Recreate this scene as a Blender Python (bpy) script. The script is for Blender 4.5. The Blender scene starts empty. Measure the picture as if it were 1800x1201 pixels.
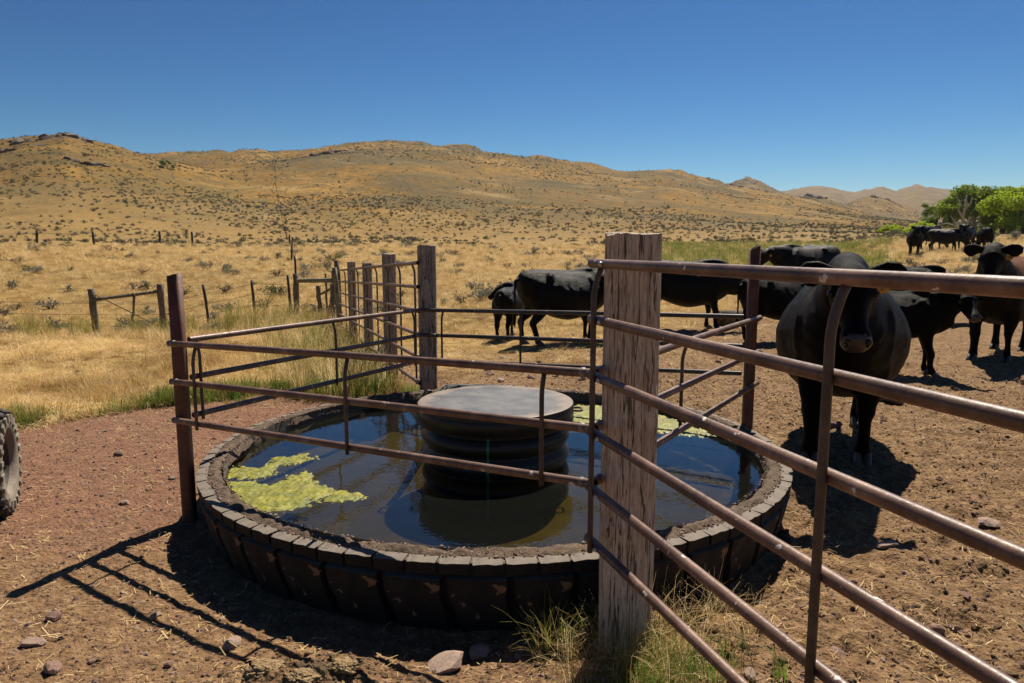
import bpy, math, random
import numpy as np
from mathutils import Vector, Matrix, Euler

# ------------------------------------------------------------------ camera, light, exposure
sc = bpy.context.scene
C = sc.collection
rng = np.random.default_rng(7)
random.seed(7)
R = math.radians
PITCH = 7.7447
EYE = 1.6
cam = bpy.data.cameras.new('camera')
cam.lens = 25.0
cam.sensor_width = 36.0
cam.clip_start = 0.05
cam.clip_end = 9000
camo = bpy.data.objects.new('camera', cam)
camo.location = (0, 0, EYE)
camo.rotation_euler = (R(90 - PITCH), 0, 0)
C.objects.link(camo)
sc.camera = camo

SUN_AZ, SUN_EL = R(21), R(54)
world = bpy.data.worlds.new('World')
sc.world = world
world.use_nodes = True
wn = world.node_tree
bg = wn.nodes['Background']
sky = wn.nodes.new('ShaderNodeTexSky')
sky.sky_type = 'NISHITA'
sky.sun_disc = False
sky.sun_elevation = SUN_EL
sky.sun_rotation = SUN_AZ
sky.altitude = 1500
sky.air_density = 1.0
sky.dust_density = 0.9
sky.ozone_density = 3.0
hsv = wn.nodes.new('ShaderNodeHueSaturation')
hsv.inputs['Saturation'].default_value = 1.48
hsv.inputs['Hue'].default_value = 0.482
wn.links.new(sky.outputs[0], hsv.inputs['Color'])
# a little more contrast between zenith and horizon, pivoting on the sky's middle value
PIV = 8.5
dv = wn.nodes.new('ShaderNodeVectorMath'); dv.operation = 'SCALE'; dv.inputs['Scale'].default_value = 1 / PIV
gm = wn.nodes.new('ShaderNodeGamma'); gm.inputs['Gamma'].default_value = 1.55
ml = wn.nodes.new('ShaderNodeVectorMath'); ml.operation = 'SCALE'; ml.inputs['Scale'].default_value = PIV
wn.links.new(hsv.outputs[0], dv.inputs[0]); wn.links.new(dv.outputs[0], gm.inputs['Color'])
wn.links.new(gm.outputs[0], ml.inputs[0]); wn.links.new(ml.outputs[0], bg.inputs['Color'])
bg.inputs['Strength'].default_value = 0.05
sun = bpy.data.lights.new('sun', 'SUN')
sun.energy = 5.0
sun.angle = R(0.53)
sun.color = (1.0, 0.905, 0.77)
suno = bpy.data.objects.new('sun', sun)
suno.rotation_euler = Vector((-math.sin(SUN_AZ) * math.cos(SUN_EL), -math.cos(SUN_AZ) * math.cos(SUN_EL), -math.sin(SUN_EL))).to_track_quat('-Z', 'Y').to_euler()
suno.location = (6, 15, 30)
C.objects.link(suno)
sc.view_settings.view_transform = 'Standard'
sc.view_settings.look = 'None'
sc.view_settings.exposure = 0.58
sc.view_settings.gamma = 1.0
sc.view_settings.use_curve_mapping = False
sc.render.engine = 'CYCLES'
sc.cycles.use_denoising = True
sc.cycles.max_bounces = 8
sc.cycles.transparent_max_bounces = 12
sc.cycles.caustics_reflective = False
sc.cycles.caustics_refractive = False

# ------------------------------------------------------------------ helpers: nodes
def mat(name):
    m = bpy.data.materials.new(name)
    m.use_nodes = True
    nt = m.node_tree
    return m, nt, nt.nodes['Principled BSDF']

def coords(nt, kind='Object', scale=(1, 1, 1)):
    t = nt.nodes.new('ShaderNodeTexCoord')
    mp = nt.nodes.new('ShaderNodeMapping')
    mp.inputs['Scale'].default_value = scale
    nt.links.new(t.outputs[kind], mp.inputs['Vector'])
    return mp.outputs[0]

def noise(nt, vec, scale, detail=4, rough=0.55, dist=0.0):
    n = nt.nodes.new('ShaderNodeTexNoise')
    n.inputs['Scale'].default_value = scale
    n.inputs['Detail'].default_value = detail
    n.inputs['Roughness'].default_value = rough
    n.inputs['Distortion'].default_value = dist
    nt.links.new(vec, n.inputs['Vector'])
    return n.outputs['Fac']

def voro(nt, vec, scale, feature='F1'):
    n = nt.nodes.new('ShaderNodeTexVoronoi')
    n.feature = feature
    n.inputs['Scale'].default_value = scale
    nt.links.new(vec, n.inputs['Vector'])
    return n.outputs['Distance']

def ramp(nt, fac, stops):
    n = nt.nodes.new('ShaderNodeValToRGB')
    cr = n.color_ramp
    while len(cr.elements) < len(stops):
        cr.elements.new(0.5)
    for e, (p, c) in zip(cr.elements, stops):
        e.position = p
        e.color = (c[0], c[1], c[2], 1) if not isinstance(c, (int, float)) else (c, c, c, 1)
    nt.links.new(fac, n.inputs['Fac'])
    return n.outputs['Color']

def sock(nt, s, v):
    if hasattr(v, 'is_output'):
        nt.links.new(v, s)
    elif isinstance(v, (tuple, list)) and len(v) == 3:
        s.default_value = (v[0], v[1], v[2], 1)
    else:
        s.default_value = v

def mix(nt, fac, a, b, mode='MIX'):
    n = nt.nodes.new('ShaderNodeMix')
    n.data_type = 'RGBA'
    n.blend_type = mode
    sock(nt, n.inputs[0], fac)
    sock(nt, n.inputs[6], a)
    sock(nt, n.inputs[7], b)
    return n.outputs[2]

def math_(nt, op, a, b=0.0, clamp=False):
    n = nt.nodes.new('ShaderNodeMath')
    n.operation = op
    n.use_clamp = clamp
    sock(nt, n.inputs[0], a)
    sock(nt, n.inputs[1], b)
    return n.outputs[0]

def bump(nt, h, strength=0.5, dist=0.02, normal=None):
    n = nt.nodes.new('ShaderNodeBump')
    n.inputs['Strength'].default_value = strength
    n.inputs['Distance'].default_value = dist
    nt.links.new(h, n.inputs['Height'])
    if normal is not None:
        nt.links.new(normal, n.inputs['Normal'])
    return n.outputs[0]

def objrand(nt):
    return nt.nodes.new('ShaderNodeObjectInfo').outputs['Random']

# ------------------------------------------------------------------ helpers: numpy noise
def _h(ix, iy, seed):
    n = (ix * 374761393 + iy * 668265263 + seed * 1013904223) & 0xffffffff
    n = ((n ^ (n >> 13)) * 1274126177) & 0xffffffff
    return ((n ^ (n >> 16)) & 0xffffff) / float(0xffffff)

def vn(x, y, seed=0):
    x = np.asarray(x, float); y = np.asarray(y, float)
    xi = np.floor(x).astype(np.int64); yi = np.floor(y).astype(np.int64)
    fx = x - xi; fy = y - yi
    fx = fx * fx * fx * (fx * (fx * 6 - 15) + 10); fy = fy * fy * fy * (fy * (fy * 6 - 15) + 10)
    a = _h(xi, yi, seed); b = _h(xi + 1, yi, seed); c = _h(xi, yi + 1, seed); d = _h(xi + 1, yi + 1, seed)
    return (a + (b - a) * fx) * (1 - fy) + (c + (d - c) * fx) * fy

def fbm(x, y, octv=4, seed=0, gain=0.5):
    s = 0.0; amp = 1.0; tot = 0.0
    x = np.asarray(x, float); y = np.asarray(y, float)
    for i in range(octv):
        s = s + amp * (vn(x, y, seed + i * 17) * 2 - 1)
        tot += amp
        amp *= gain
        x, y = (x * 1.6 + y * 1.2 + 3.7), (y * 1.6 - x * 1.2 + 8.3)
    return s / tot

def sstep(a, b, x):
    t = np.clip((x - a) / (b - a), 0, 1)
    return t * t * (3 - 2 * t)

# ------------------------------------------------------------------ helpers: meshes and things
def new_mesh(name, V, F, smooth=True, mats=(), fmat=None):
    me = bpy.data.meshes.new(name)
    me.from_pydata([tuple(v) for v in V], [], [tuple(f) for f in F])
    for m in mats:
        me.materials.append(m)
    if fmat is not None:
        me.polygons.foreach_set('material_index', np.asarray(fmat, np.int32))
    me.polygons.foreach_set('use_smooth', np.full(len(me.polygons), smooth))
    me.update()
    return me

def quad_mesh(name, V, Q, smooth=True, mats=()):
    me = bpy.data.meshes.new(name)
    V = np.asarray(V, np.float32); Q = np.asarray(Q, np.int32)
    me.vertices.add(len(V)); me.vertices.foreach_set('co', V.ravel())
    me.loops.add(Q.size); me.loops.foreach_set('vertex_index', Q.ravel())
    me.polygons.add(len(Q))
    me.polygons.foreach_set('loop_start', np.arange(0, Q.size, Q.shape[1], dtype=np.int32))
    me.polygons.foreach_set('use_smooth', np.full(len(Q), smooth))
    for m in mats:
        me.materials.append(m)
    me.update(calc_edges=True)
    return me

class MB:
    def __init__(s):
        s.V = []; s.F = []; s.M = []
    def add(s, V, F, m=0):
        o = len(s.V)
        s.V += [tuple(v) for v in V]
        s.F += [tuple(i + o for i in f) for f in F]
        s.M += [m] * len(F)
        return s
    def tube(s, pts, rad, seg=10, m=0, caps=True, ell=None):
        V, F = sweep(pts, rad, seg, caps, ell)
        return s.add(V, F, m)
    def box(s, c, d, rz=0, m=0, bev=0.0, jit=0.0):
        V, F = bevbox(d, bev, jit)
        ca, sa = math.cos(rz), math.sin(rz)
        V = [(c[0] + x * ca - y * sa, c[1] + x * sa + y * ca, c[2] + z) for x, y, z in V]
        return s.add(V, F, m)
    def mesh(s, name, mats, smooth=True):
        return new_mesh(name, s.V, s.F, smooth, mats, s.M)
    def build(s, name, mats, parent=None, smooth=True, sub=True):
        if not isinstance(mats, (tuple, list)):
            mats = [mats]
        if parent is not None and sub:
            o = world_loc(parent)
            s.V = [(v[0] - o[0], v[1] - o[1], v[2] - o[2]) for v in s.V]
        return link(name, s.mesh(name, mats, smooth), parent)

def world_loc(o):
    p = Vector((0, 0, 0))
    while o is not None:
        p += o.location
        o = o.parent
    return p

def link(name, data, parent=None, loc=(0, 0, 0)):
    o = bpy.data.objects.new(name, data)
    o.location = loc
    if parent is not None:
        o.parent = parent
    C.objects.link(o)
    return o

def tag(o, label=None, cat=None, group=None, kind=None):
    if label: o['label'] = label
    if cat: o['category'] = cat
    if group: o['group'] = group
    if kind: o['kind'] = kind
    return o

def thing(name, loc, label, cat, group=None, rz=0):
    o = bpy.data.objects.new(name, None)
    o.empty_display_size = 0.1
    o.location = loc
    o.rotation_euler = (0, 0, rz)
    C.objects.link(o)
    return tag(o, label, cat, group)

def sweep(pts, rad, seg=10, caps=True, ell=None):
    P = [Vector(p) for p in pts]
    n = len(P)
    if isinstance(rad, (int, float)):
        rad = [rad] * n
    V = []; F = []
    T = []
    for i in range(n):
        a = P[max(i - 1, 0)]; b = P[min(i + 1, n - 1)]
        T.append((b - a).normalized())
    up = Vector((0, 0, 1)) if abs(T[0].z) < 0.9 else Vector((0, 1, 0))
    side = T[0].cross(up).normalized()
    for i in range(n):
        side = (side - T[i] * side.dot(T[i])).normalized()
        upv = side.cross(T[i]).normalized()
        r = rad[i]
        ra, rb = (r, r) if not isinstance(r, (tuple, list)) else r
        for k in range(seg):
            a = 2 * math.pi * k / seg
            V.append(P[i] + side * (ra * math.cos(a)) + upv * (rb * math.sin(a)))
    for i in range(n - 1):
        for k in range(seg):
            k2 = (k + 1) % seg
            F.append((i * seg + k, i * seg + k2, (i + 1) * seg + k2, (i + 1) * seg + k))
    if caps:
        F.append(tuple(range(seg - 1, -1, -1)))
        F.append(tuple((n - 1) * seg + k for k in range(seg)))
    return V, F

def bevbox(d, b=0.0, jit=0.0):
    x, y, z = d[0] / 2, d[1] / 2, d[2] / 2
    if b <= 0:
        V = [(-x, -y, -z), (x, -y, -z), (x, y, -z), (-x, y, -z), (-x, -y, z), (x, -y, z), (x, y, z), (-x, y, z)]
        F = [(0, 3, 2, 1), (4, 5, 6, 7), (0, 1, 5, 4), (1, 2, 6, 5), (2, 3, 7, 6), (3, 0, 4, 7)]
        return V, F
    V = []; rings = []
    for zz, ins in ((-z, b), (-z + b, 0), (z - b, 0), (z, b)):
        xx, yy = x - ins, y - ins
        ring = [(-xx + b, -yy), (xx - b, -yy), (xx, -yy + b), (xx, yy - b), (xx - b, yy), (-xx + b, yy), (-xx, yy - b), (-xx, -yy + b)]
        rings.append(len(V))
        V += [(p[0] + random.uniform(-jit, jit), p[1] + random.uniform(-jit, jit), zz + random.uniform(-jit, jit)) for p in ring]
    F = [tuple(range(7, -1, -1))]
    for i in range(3):
        for k in range(8):
            F.append((i * 8 + k, i * 8 + (k + 1) % 8, (i + 1) * 8 + (k + 1) % 8, (i + 1) * 8 + k))
    F.append(tuple(24 + k for k in range(8)))
    return V, F

def rotz(p, a):
    return (p[0] * math.cos(a) - p[1] * math.sin(a), p[0] * math.sin(a) + p[1] * math.cos(a), p[2])

_coll_n = [0]
def scatter(name, pts, rots, scl, vid, variants):
    """one object whose points carry copies of the variant meshes (used for uncountable ground cover only)"""
    _coll_n[0] += 1
    col = bpy.data.collections.new('kinds_%02d' % _coll_n[0])
    for i, me in enumerate(variants):
        col.objects.link(bpy.data.objects.new('%s_kind_%d' % (name, i), me))
    N = len(pts)
    me = bpy.data.meshes.new(name)
    me.vertices.add(N)
    me.vertices.foreach_set('co', np.asarray(pts, np.float32).ravel())
    a = me.attributes.new('rot', 'FLOAT_VECTOR', 'POINT'); a.data.foreach_set('vector', np.asarray(rots, np.float32).ravel())
    a = me.attributes.new('scl', 'FLOAT', 'POINT'); a.data.foreach_set('value', np.asarray(scl, np.float32).ravel())
    a = me.attributes.new('vid', 'INT', 'POINT'); a.data.foreach_set('value', np.asarray(vid, np.int32).ravel())
    ob = link(name, me)
    ng = bpy.data.node_groups.new(name, 'GeometryNodeTree')
    ng.interface.new_socket('Geometry', in_out='INPUT', socket_type='NodeSocketGeometry')
    ng.interface.new_socket('Geometry', in_out='OUTPUT', socket_type='NodeSocketGeometry')
    gi = ng.nodes.new('NodeGroupInput'); go = ng.nodes.new('NodeGroupOutput')
    ip = ng.nodes.new('GeometryNodeInstanceOnPoints')
    ci = ng.nodes.new('GeometryNodeCollectionInfo')
    ci.inputs['Collection'].default_value = col
    ci.inputs['Separate Children'].default_value = True
    ci.inputs['Reset Children'].default_value = True
    def named(n, t):
        q = ng.nodes.new('GeometryNodeInputNamedAttribute'); q.data_type = t
        q.inputs['Name'].default_value = n
        return [s for s in q.outputs if s.enabled and s.name == 'Attribute'][0]
    e2r = ng.nodes.new('FunctionNodeEulerToRotation')
    ng.links.new(named('rot', 'FLOAT_VECTOR'), e2r.inputs[0])
    ng.links.new(gi.outputs[0], ip.inputs['Points'])
    ng.links.new(ci.outputs[0], ip.inputs['Instance'])
    ip.inputs['Pick Instance'].default_value = True
    ng.links.new(named('vid', 'INT'), ip.inputs['Instance Index'])
    ng.links.new(e2r.outputs[0], ip.inputs['Rotation'])
    ng.links.new(named('scl', 'FLOAT'), ip.inputs['Scale'])
    ng.links.new(ip.outputs[0], go.inputs[0])
    ob.modifiers.new('scatter', 'NODES').node_group = ng
    return ob

# ------------------------------------------------------------------ terrain shape
_c, _s, _f = math.cos(R(PITCH)), math.sin(R(PITCH)), 1250.0
def bearing(pts):
    """surveyed skyline points -> (azimuth in rad, slope)"""
    out = []
    for px, py in pts:
        u, v = (px - 900) / _f, (600.5 - py) / _f
        dx, dy, dz = u, _c + v * _s, -_s + v * _c
        out.append((math.atan2(dx, dy), dz / math.hypot(dx, dy)))
    return np.array(out)

RIDGES = [   # skyline, crest distance (m), start of the slope as a share of it, smoothness
    (bearing([(-700, 330), (-400, 285), (-200, 268), (-60, 262), (0, 254), (60, 245), (112, 240), (150, 255), (200, 271), (260, 291), (340, 322), (450, 362), (560, 402), (700, 450)]), 235, 0.30, 1.0),
    (bearing([(-1500, 330), (-400, 300), (0, 291), (200, 276), (250, 274), (330, 270), (420, 267), (500, 266), (560, 262), (620, 255), (680, 251), (740, 253), (820, 261), (900, 271), (1000, 284), (1100, 301), (1180, 306), (1230, 317), (1270, 328), (1330, 343), (1400, 356), (1470, 370), (1560, 384), (1640, 394), (1800, 410)]), 430, 0.2, 1.0),
    (bearing([(380, 420), (450, 345), (510, 310), (565, 290), (625, 292), (700, 306), (800, 322), (900, 341), (1000, 358), (1100, 376), (1200, 395), (1300, 420)]), 300, 0.38, 1.0),
    (bearing([(900, 420), (1100, 335), (1150, 305), (1185, 304), (1230, 317), (1270, 330), (1330, 346), (1400, 360), (1480, 378), (1540, 400)]), 560, 0.45, 1.0),
    (bearing([(1080, 420), (1180, 350), (1270, 324), (1311, 311), (1336, 318), (1372, 338), (1430, 358), (1500, 374), (1560, 395)]), 900, 0.45, 1.0),
    (bearing([(1150, 420), (1290, 352), (1370, 337), (1430, 327), (1465, 331), (1500, 338), (1525, 333), (1552, 327), (1575, 333), (1610, 324), (1650, 331), (1690, 340), (1720, 333), (1750, 345), (1790, 334), (1850, 322), (2100, 330), (3000, 350)]), 1650, 0.45, 1.0),
    (bearing([(1440, 400), (1480, 368), (1530, 346), (1560, 350), (1600, 366), (1660, 395)]), 760, 0.72, 1.0),
    (bearing([(1340, 400), (1400, 362), (1430, 352), (1470, 366), (1560, 395)]), 620, 0.7, 1.0),
]

def floor_z(x, y):
    r = np.hypot(x, y)
    az = np.arctan2(x, y)
    z = 0.037 * np.log1p(np.exp((r - 18.0) / 3.0)) * 3.0
    z = np.where(r > 80, np.minimum(z, 0.037 * 62 + (np.maximum(r, 80) - 80) * 0.028), z)
    dip = -0.95 * np.exp(-((y - 20.5) / 6.5) ** 2) * sstep(2.5, -3.5, x + (y - 14) * 0.12)
    dip += 0.25 * np.exp(-((y - 11.5) / 2.0) ** 2) * sstep(-2.5, -5.0, x) * 0.6
    # bank beyond the corral on the right of the panel fence
    dip += 0.55 * sstep(13.5, 17.5, y) * sstep(1.5, -0.5, az * 57.3 / 10 - 0.6) * sstep(-7, -4.5, x + (y - 14) * 0.5) * np.exp(-((y - 17) / 8) ** 2)
    bank = 0.5 * np.exp(-((r - 62) / 14) ** 2) * sstep(24, 28, np.degrees(az))
    return z + dip + bank

def hill_z(x, y):
    r = np.hypot(x, y)
    az = np.arctan2(x, y)
    fl = floor_z(x, y)
    acc = np.zeros_like(r)
    wob = 1 + 0.05 * fbm(x / 55 + 3, y / 55, 3, 5)
    for prof, rc, u0, _ in RIDGES:
        sl = np.interp(az, prof[:, 0], prof[:, 1])
        rcw = rc * wob
        zc = EYE + rcw * sl
        h = np.maximum(zc - (2.3 + (rc - 80) * 0.028), 0)
        fade = sstep(prof[0, 0] - 0.25, prof[0, 0], az) * sstep(prof[-1, 0] + 0.25, prof[-1, 0], az)
        u = r / rcw
        t = np.clip((u - u0) / (1 - u0), 0, 1)
        s = 0.45 * np.sin(np.pi / 2 * t) ** 1.25 + 0.55 * t ** 1.5
        s = np.where(u > 1, np.exp(-((u - 1) / 0.45) ** 2), s)
        hh = h * s * fade
        k = 5.0
        acc = np.log(np.exp(np.clip(acc / k, 0, 60)) + np.exp(np.clip(hh / k, 0, 60)) - 1) * k
    m = sstep(0, 14, acc)
    gully = -np.abs(fbm(x / 42, y / 70, 3, 11)) * 8.0 + 1.8
    acc = acc + m * (gully * 0.75 + 1.7 * fbm(x / 14, y / 14, 5, 21, 0.55)) * np.clip(r / 400, 0.3, 1.4)
    return fl + acc + 0.35 * sstep(40, 120, r) * fbm(x / 9, y / 9, 3, 31)

def grass_line(x):
    return np.interp(x, [-30, -9, -6, -4.4, -3.75, -3.0, -1.9, -1.3, -0.95, 0.2], [-2, 3.0, 5.0, 6.1, 7.0, 7.45, 7.6, 7.45, 7.0, 6.8])

def fence_x(y):
    return np.interp(y, [6.6, 14.5, 18.5, 30, 430], [-0.84, -3.55, -5.3, -9.1, -133])

def corral_line(x):
    return np.interp(x, [-4, 0, 2, 4, 7, 12, 20], [10.0, 11.0, 12.5, 15.5, 17.0, 19.5, 23.0])

TX, TY, TR = -0.10, 4.62, 1.84          # the stock tank: centre and radius

def zones(x, y):
    """grass share, green share, hill share, tan (0 red soil, 1 tan soil)"""
    r = np.hypot(x, y); az = np.degrees(np.arctan2(x, y))
    w = 0.45 * fbm(x * 1.1, y * 1.1, 4, 41)
    left = sstep(0.25, -0.25, x - fence_x(y) + 0.2 * w)
    gl = sstep(-0.35, 0.35, y - grass_line(x) + w)
    gr = sstep(-2.5, 1.5, y - corral_line(x) + 3 * w)
    outer = sstep(-0.5, 1.5, -(x + 2.2) * 1.0) * 0
    g = np.where(y > 6.5, left * gl + (1 - left) * gr, np.where(x < -1, gl, 0))
    mead = sstep(9.0, 12.5, az + 2 * w) * sstep(28.8, 26, az) * sstep(23, 29, r + 5 * w) * sstep(66, 52, r + 8 * w)
    mead = mead * sstep(-0.35, 0.25, fbm(x / 7, y / 7, 3, 51) + 0.25)
    edge = np.exp(-((y - grass_line(x) - 0.1) / 0.3) ** 2) * (x < -1) * sstep(-0.1, 0.35, fbm(x * 1.5, y * 1.5, 2, 61))
    hill = sstep(55, 150, r)
    tan = np.maximum(sstep(-0.6, 1.0, x - 0.2 + 0.25 * (y - 3) + 1.2 * w), 0.85 * sstep(4.3, 3.2, y + 1.0 * w))
    return g, np.clip(mead + edge * 0.8, 0, 1), hill, tan

def ground_z(x, y):
    x = np.asarray(x, float); y = np.asarray(y, float)
    r = np.hypot(x, y)
    z = hill_z(x, y)
    n = 1 - sstep(25, 60, r)
    right = sstep(-0.5, 1.2, x - 0.1)
    g = zones(x, y)[0]
    rough = 0.018 * fbm(x * 1.3, y * 1.3, 3, 71)
    clods = fbm(x * 5.5, y * 5.5, 4, 81, 0.6)
    hoof = -np.clip(0.35 - vn(x * 4.2, y * 4.2, 91), 0, 1) * 0.12
    z = z + n * (rough + (0.012 + 0.038 * right * (1 - g)) * clods + right * (1 - g) * hoof)
    z = z + n * 0.0045 * fbm(x * 22, y * 22, 2, 101) * (1 - sstep(6, 12, r))
    d = np.hypot(x - TX, y - TY)
    z = z + (0.016 * vn(x * 3, y * 3, 111) - 0.045 * sstep(5.2, 3.8, y)) * np.exp(-(np.maximum(d - TR, 0) / 0.22) ** 2)
    z = z - 0.12 * (d < TR - 0.12)
    lump = np.exp(-(((x + 0.78) / 0.35) ** 2 + ((y - 2.42) / 0.16) ** 2))
    z = z + lump * (0.05 + 0.05 * fbm(x * 9, y * 9, 3, 121))
    return z

def gz(x, y):
    return float(ground_z(np.array([x]), np.array([y]))[0])

# ------------------------------------------------------------------ materials
def ground_material():
    m, nt, b = mat('ground_soil_and_grass')
    pos = nt.nodes.new('ShaderNodeNewGeometry').outputs['Position']
    at = nt.nodes.new('ShaderNodeAttribute'); at.attribute_name = 'zone'
    sep = nt.nodes.new('ShaderNodeSeparateColor'); nt.links.new(at.outputs['Color'], sep.inputs[0])
    g, gr, hi = sep.outputs[0], sep.outputs[1], sep.outputs[2]
    tan = at.outputs['Alpha']
    n1 = noise(nt, pos, 1.7, 5, 0.6)
    n2 = noise(nt, pos, 16, 5, 0.65)
    n3 = noise(nt, pos, 85, 3, 0.6)
    v1 = voro(nt, pos, 38)
    red = ramp(nt, n2, [(0.25, (0.115, 0.057, 0.035)), (0.5, (0.225, 0.108, 0.064)), (0.75, (0.37, 0.205, 0.13))])
    red = mix(nt, math_(nt, 'MULTIPLY', n1, 0.55), red, (0.185, 0.112, 0.066))
    tn = ramp(nt, n2, [(0.25, (0.090, 0.050, 0.025)), (0.5, (0.215, 0.128, 0.062)), (0.75, (0.38, 0.25, 0.13))])
    soil = mix(nt, tan, red, tn)
    soil = mix(nt, math_(nt, 'MULTIPLY', ramp(nt, n3, [(0.55, 0.0), (0.75, 1.0)]), 0.45), soil, (0.36, 0.25, 0.15))
    soil = mix(nt, math_(nt, 'MULTIPLY', ramp(nt, n3, [(0.25, 1.0), (0.42, 0.0)]), 0.5), soil, (0.075, 0.042, 0.026))
    straw = ramp(nt, noise(nt, pos, 2.2, 6, 0.7), [(0.3, (0.17, 0.105, 0.036)), (0.5, (0.31, 0.195, 0.062)), (0.7, (0.46, 0.315, 0.118))])
    straw = mix(nt, math_(nt, 'MULTIPLY', n3, 0.5), straw, (0.28, 0.18, 0.07))
    straw = mix(nt, math_(nt, 'MULTIPLY', ramp(nt, noise(nt, pos, 0.22, 5, 0.65), [(0.45, 0.0), (0.65, 1.0)]), 0.6), straw, (0.165, 0.115, 0.045))
    col = mix(nt, g, soil, straw)
    h1 = noise(nt, pos, 0.018, 6, 0.62, 0.6)
    h2 = noise(nt, pos, 0.16, 5, 0.65)
    h3 = noise(nt, pos, 0.9, 4, 0.7)
    hill = ramp(nt, h1, [(0.30, (0.080, 0.066, 0.026)), (0.42, (0.150, 0.094, 0.024)), (0.53, (0.27, 0.140, 0.015)), (0.66, (0.37, 0.205, 0.036))])
    hill = mix(nt, math_(nt, 'MULTIPLY', ramp(nt, h2, [(0.42, 0.0), (0.62, 1.0)]), 0.62), hill, (0.105, 0.082, 0.034))
    hill = mix(nt, math_(nt, 'MULTIPLY', ramp(nt, h3, [(0.47, 0.0), (0.60, 1.0)]), 0.62), hill, (0.080, 0.062, 0.024))
    vs = nt.nodes.new('ShaderNodeVectorMath'); vs.operation = 'MULTIPLY'; vs.inputs[1].default_value = (1, 1, 1.6)
    nt.links.new(pos, vs.inputs[0])
    dots = ramp(nt, voro(nt, vs.outputs[0], 0.42), [(0.26, 1.0), (0.36, 0.0)])
    dots = math_(nt, 'MULTIPLY', dots, ramp(nt, noise(nt, pos, 0.035, 5, 0.65), [(0.40, 0.0), (0.56, 1.0)]))
    hill = mix(nt, math_(nt, 'MULTIPLY', dots, 0.8), hill, (0.070, 0.062, 0.034))
    hill = mix(nt, math_(nt, 'MULTIPLY', ramp(nt, noise(nt, pos, 0.028, 6, 0.7, 0.8), [(0.50, 0.0), (0.62, 1.0)]), 0.5), hill, (0.115, 0.095, 0.032))
    ln = nt.nodes.new('ShaderNodeVectorMath'); ln.operation = 'LENGTH'
    nt.links.new(pos, ln.inputs[0])
    scrub = nt.nodes.new('ShaderNodeMapRange')
    scrub.inputs['From Min'].default_value = 430; scrub.inputs['From Max'].default_value = 1000; scrub.inputs['To Max'].default_value = 0.62
    nt.links.new(ln.outputs['Value'], scrub.inputs['Value'])
    hill = mix(nt, math_(nt, 'MULTIPLY', scrub.outputs[0], ramp(nt, noise(nt, pos, 0.05, 6, 0.7), [(0.3, 0.5), (0.6, 1.0)])), hill, (0.125, 0.090, 0.045))
    hill = mix(nt, math_(nt, 'MULTIPLY', ramp(nt, noise(nt, pos, 0.06, 4, 0.6), [(0.56, 0.0), (0.70, 1.0)]), 0.5), hill, (0.40, 0.27, 0.11))
    col = mix(nt, hi, col, hill)
    green = ramp(nt, noise(nt, pos, 0.5, 5, 0.7), [(0.3, (0.12, 0.115, 0.018)), (0.5, (0.205, 0.175, 0.030)), (0.7, (0.32, 0.235, 0.065))])
    col = mix(nt, gr, col, green)
    nt.links.new(col, b.inputs['Base Color'])
    b.inputs['Roughness'].default_value = 0.95
    b.inputs['Specular IOR Level'].default_value = 0.15
    cl = ramp(nt, v1, [(0.0, 1.0), (0.6, 0.0)])
    hgt = mix(nt, 0.5, n3, mix(nt, 0.45, cl, n2))
    far = bump(nt, math_(nt, 'MULTIPLY', hi, mix(nt, 0.5, h2, h3)), 0.9, 0.9)
    nt.links.new(bump(nt, hgt, 1.0, 0.028, far), b.inputs['Normal'])
    return m

def rust_material(name, c1, c2, c3, rough=0.48, spots=True, dark=1.0):
    m, nt, b = mat(name)
    v = coords(nt)
    n1 = noise(nt, v, 9, 6, 0.65)
    n2 = noise(nt, v, 70, 4, 0.6)
    n0 = noise(nt, coords(nt, 'Object', (3, 3, 3)), 1.0, 5, 0.7)
    n1 = math_(nt, 'ADD', math_(nt, 'MULTIPLY', n1, 0.6), math_(nt, 'MULTIPLY', n0, 0.4))
    col = ramp(nt, n1, [(0.36, c1), (0.5, c2), (0.64, c3)])
    col = mix(nt, math_(nt, 'MULTIPLY', ramp(nt, n2, [(0.5, 0.0), (0.7, 1.0)]), 0.5), col, c1)
    if spots:
        sp = noise(nt, v, 24, 2, 0.5)
        col = mix(nt, ramp(nt, sp, [(0.70, 0.0), (0.72, 1.0)]), col, (0.60, 0.55, 0.49))
    nt.links.new(col, b.inputs['Base Color'])
    b.inputs['Metallic'].default_value = 0.05
    nt.links.new(ramp(nt, n2, [(0.3, rough - 0.1), (0.7, rough + 0.14)]), b.inputs['Roughness'])
    nt.links.new(bump(nt, n2, 0.25, 0.003), b.inputs['Normal'])
    return m

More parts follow.
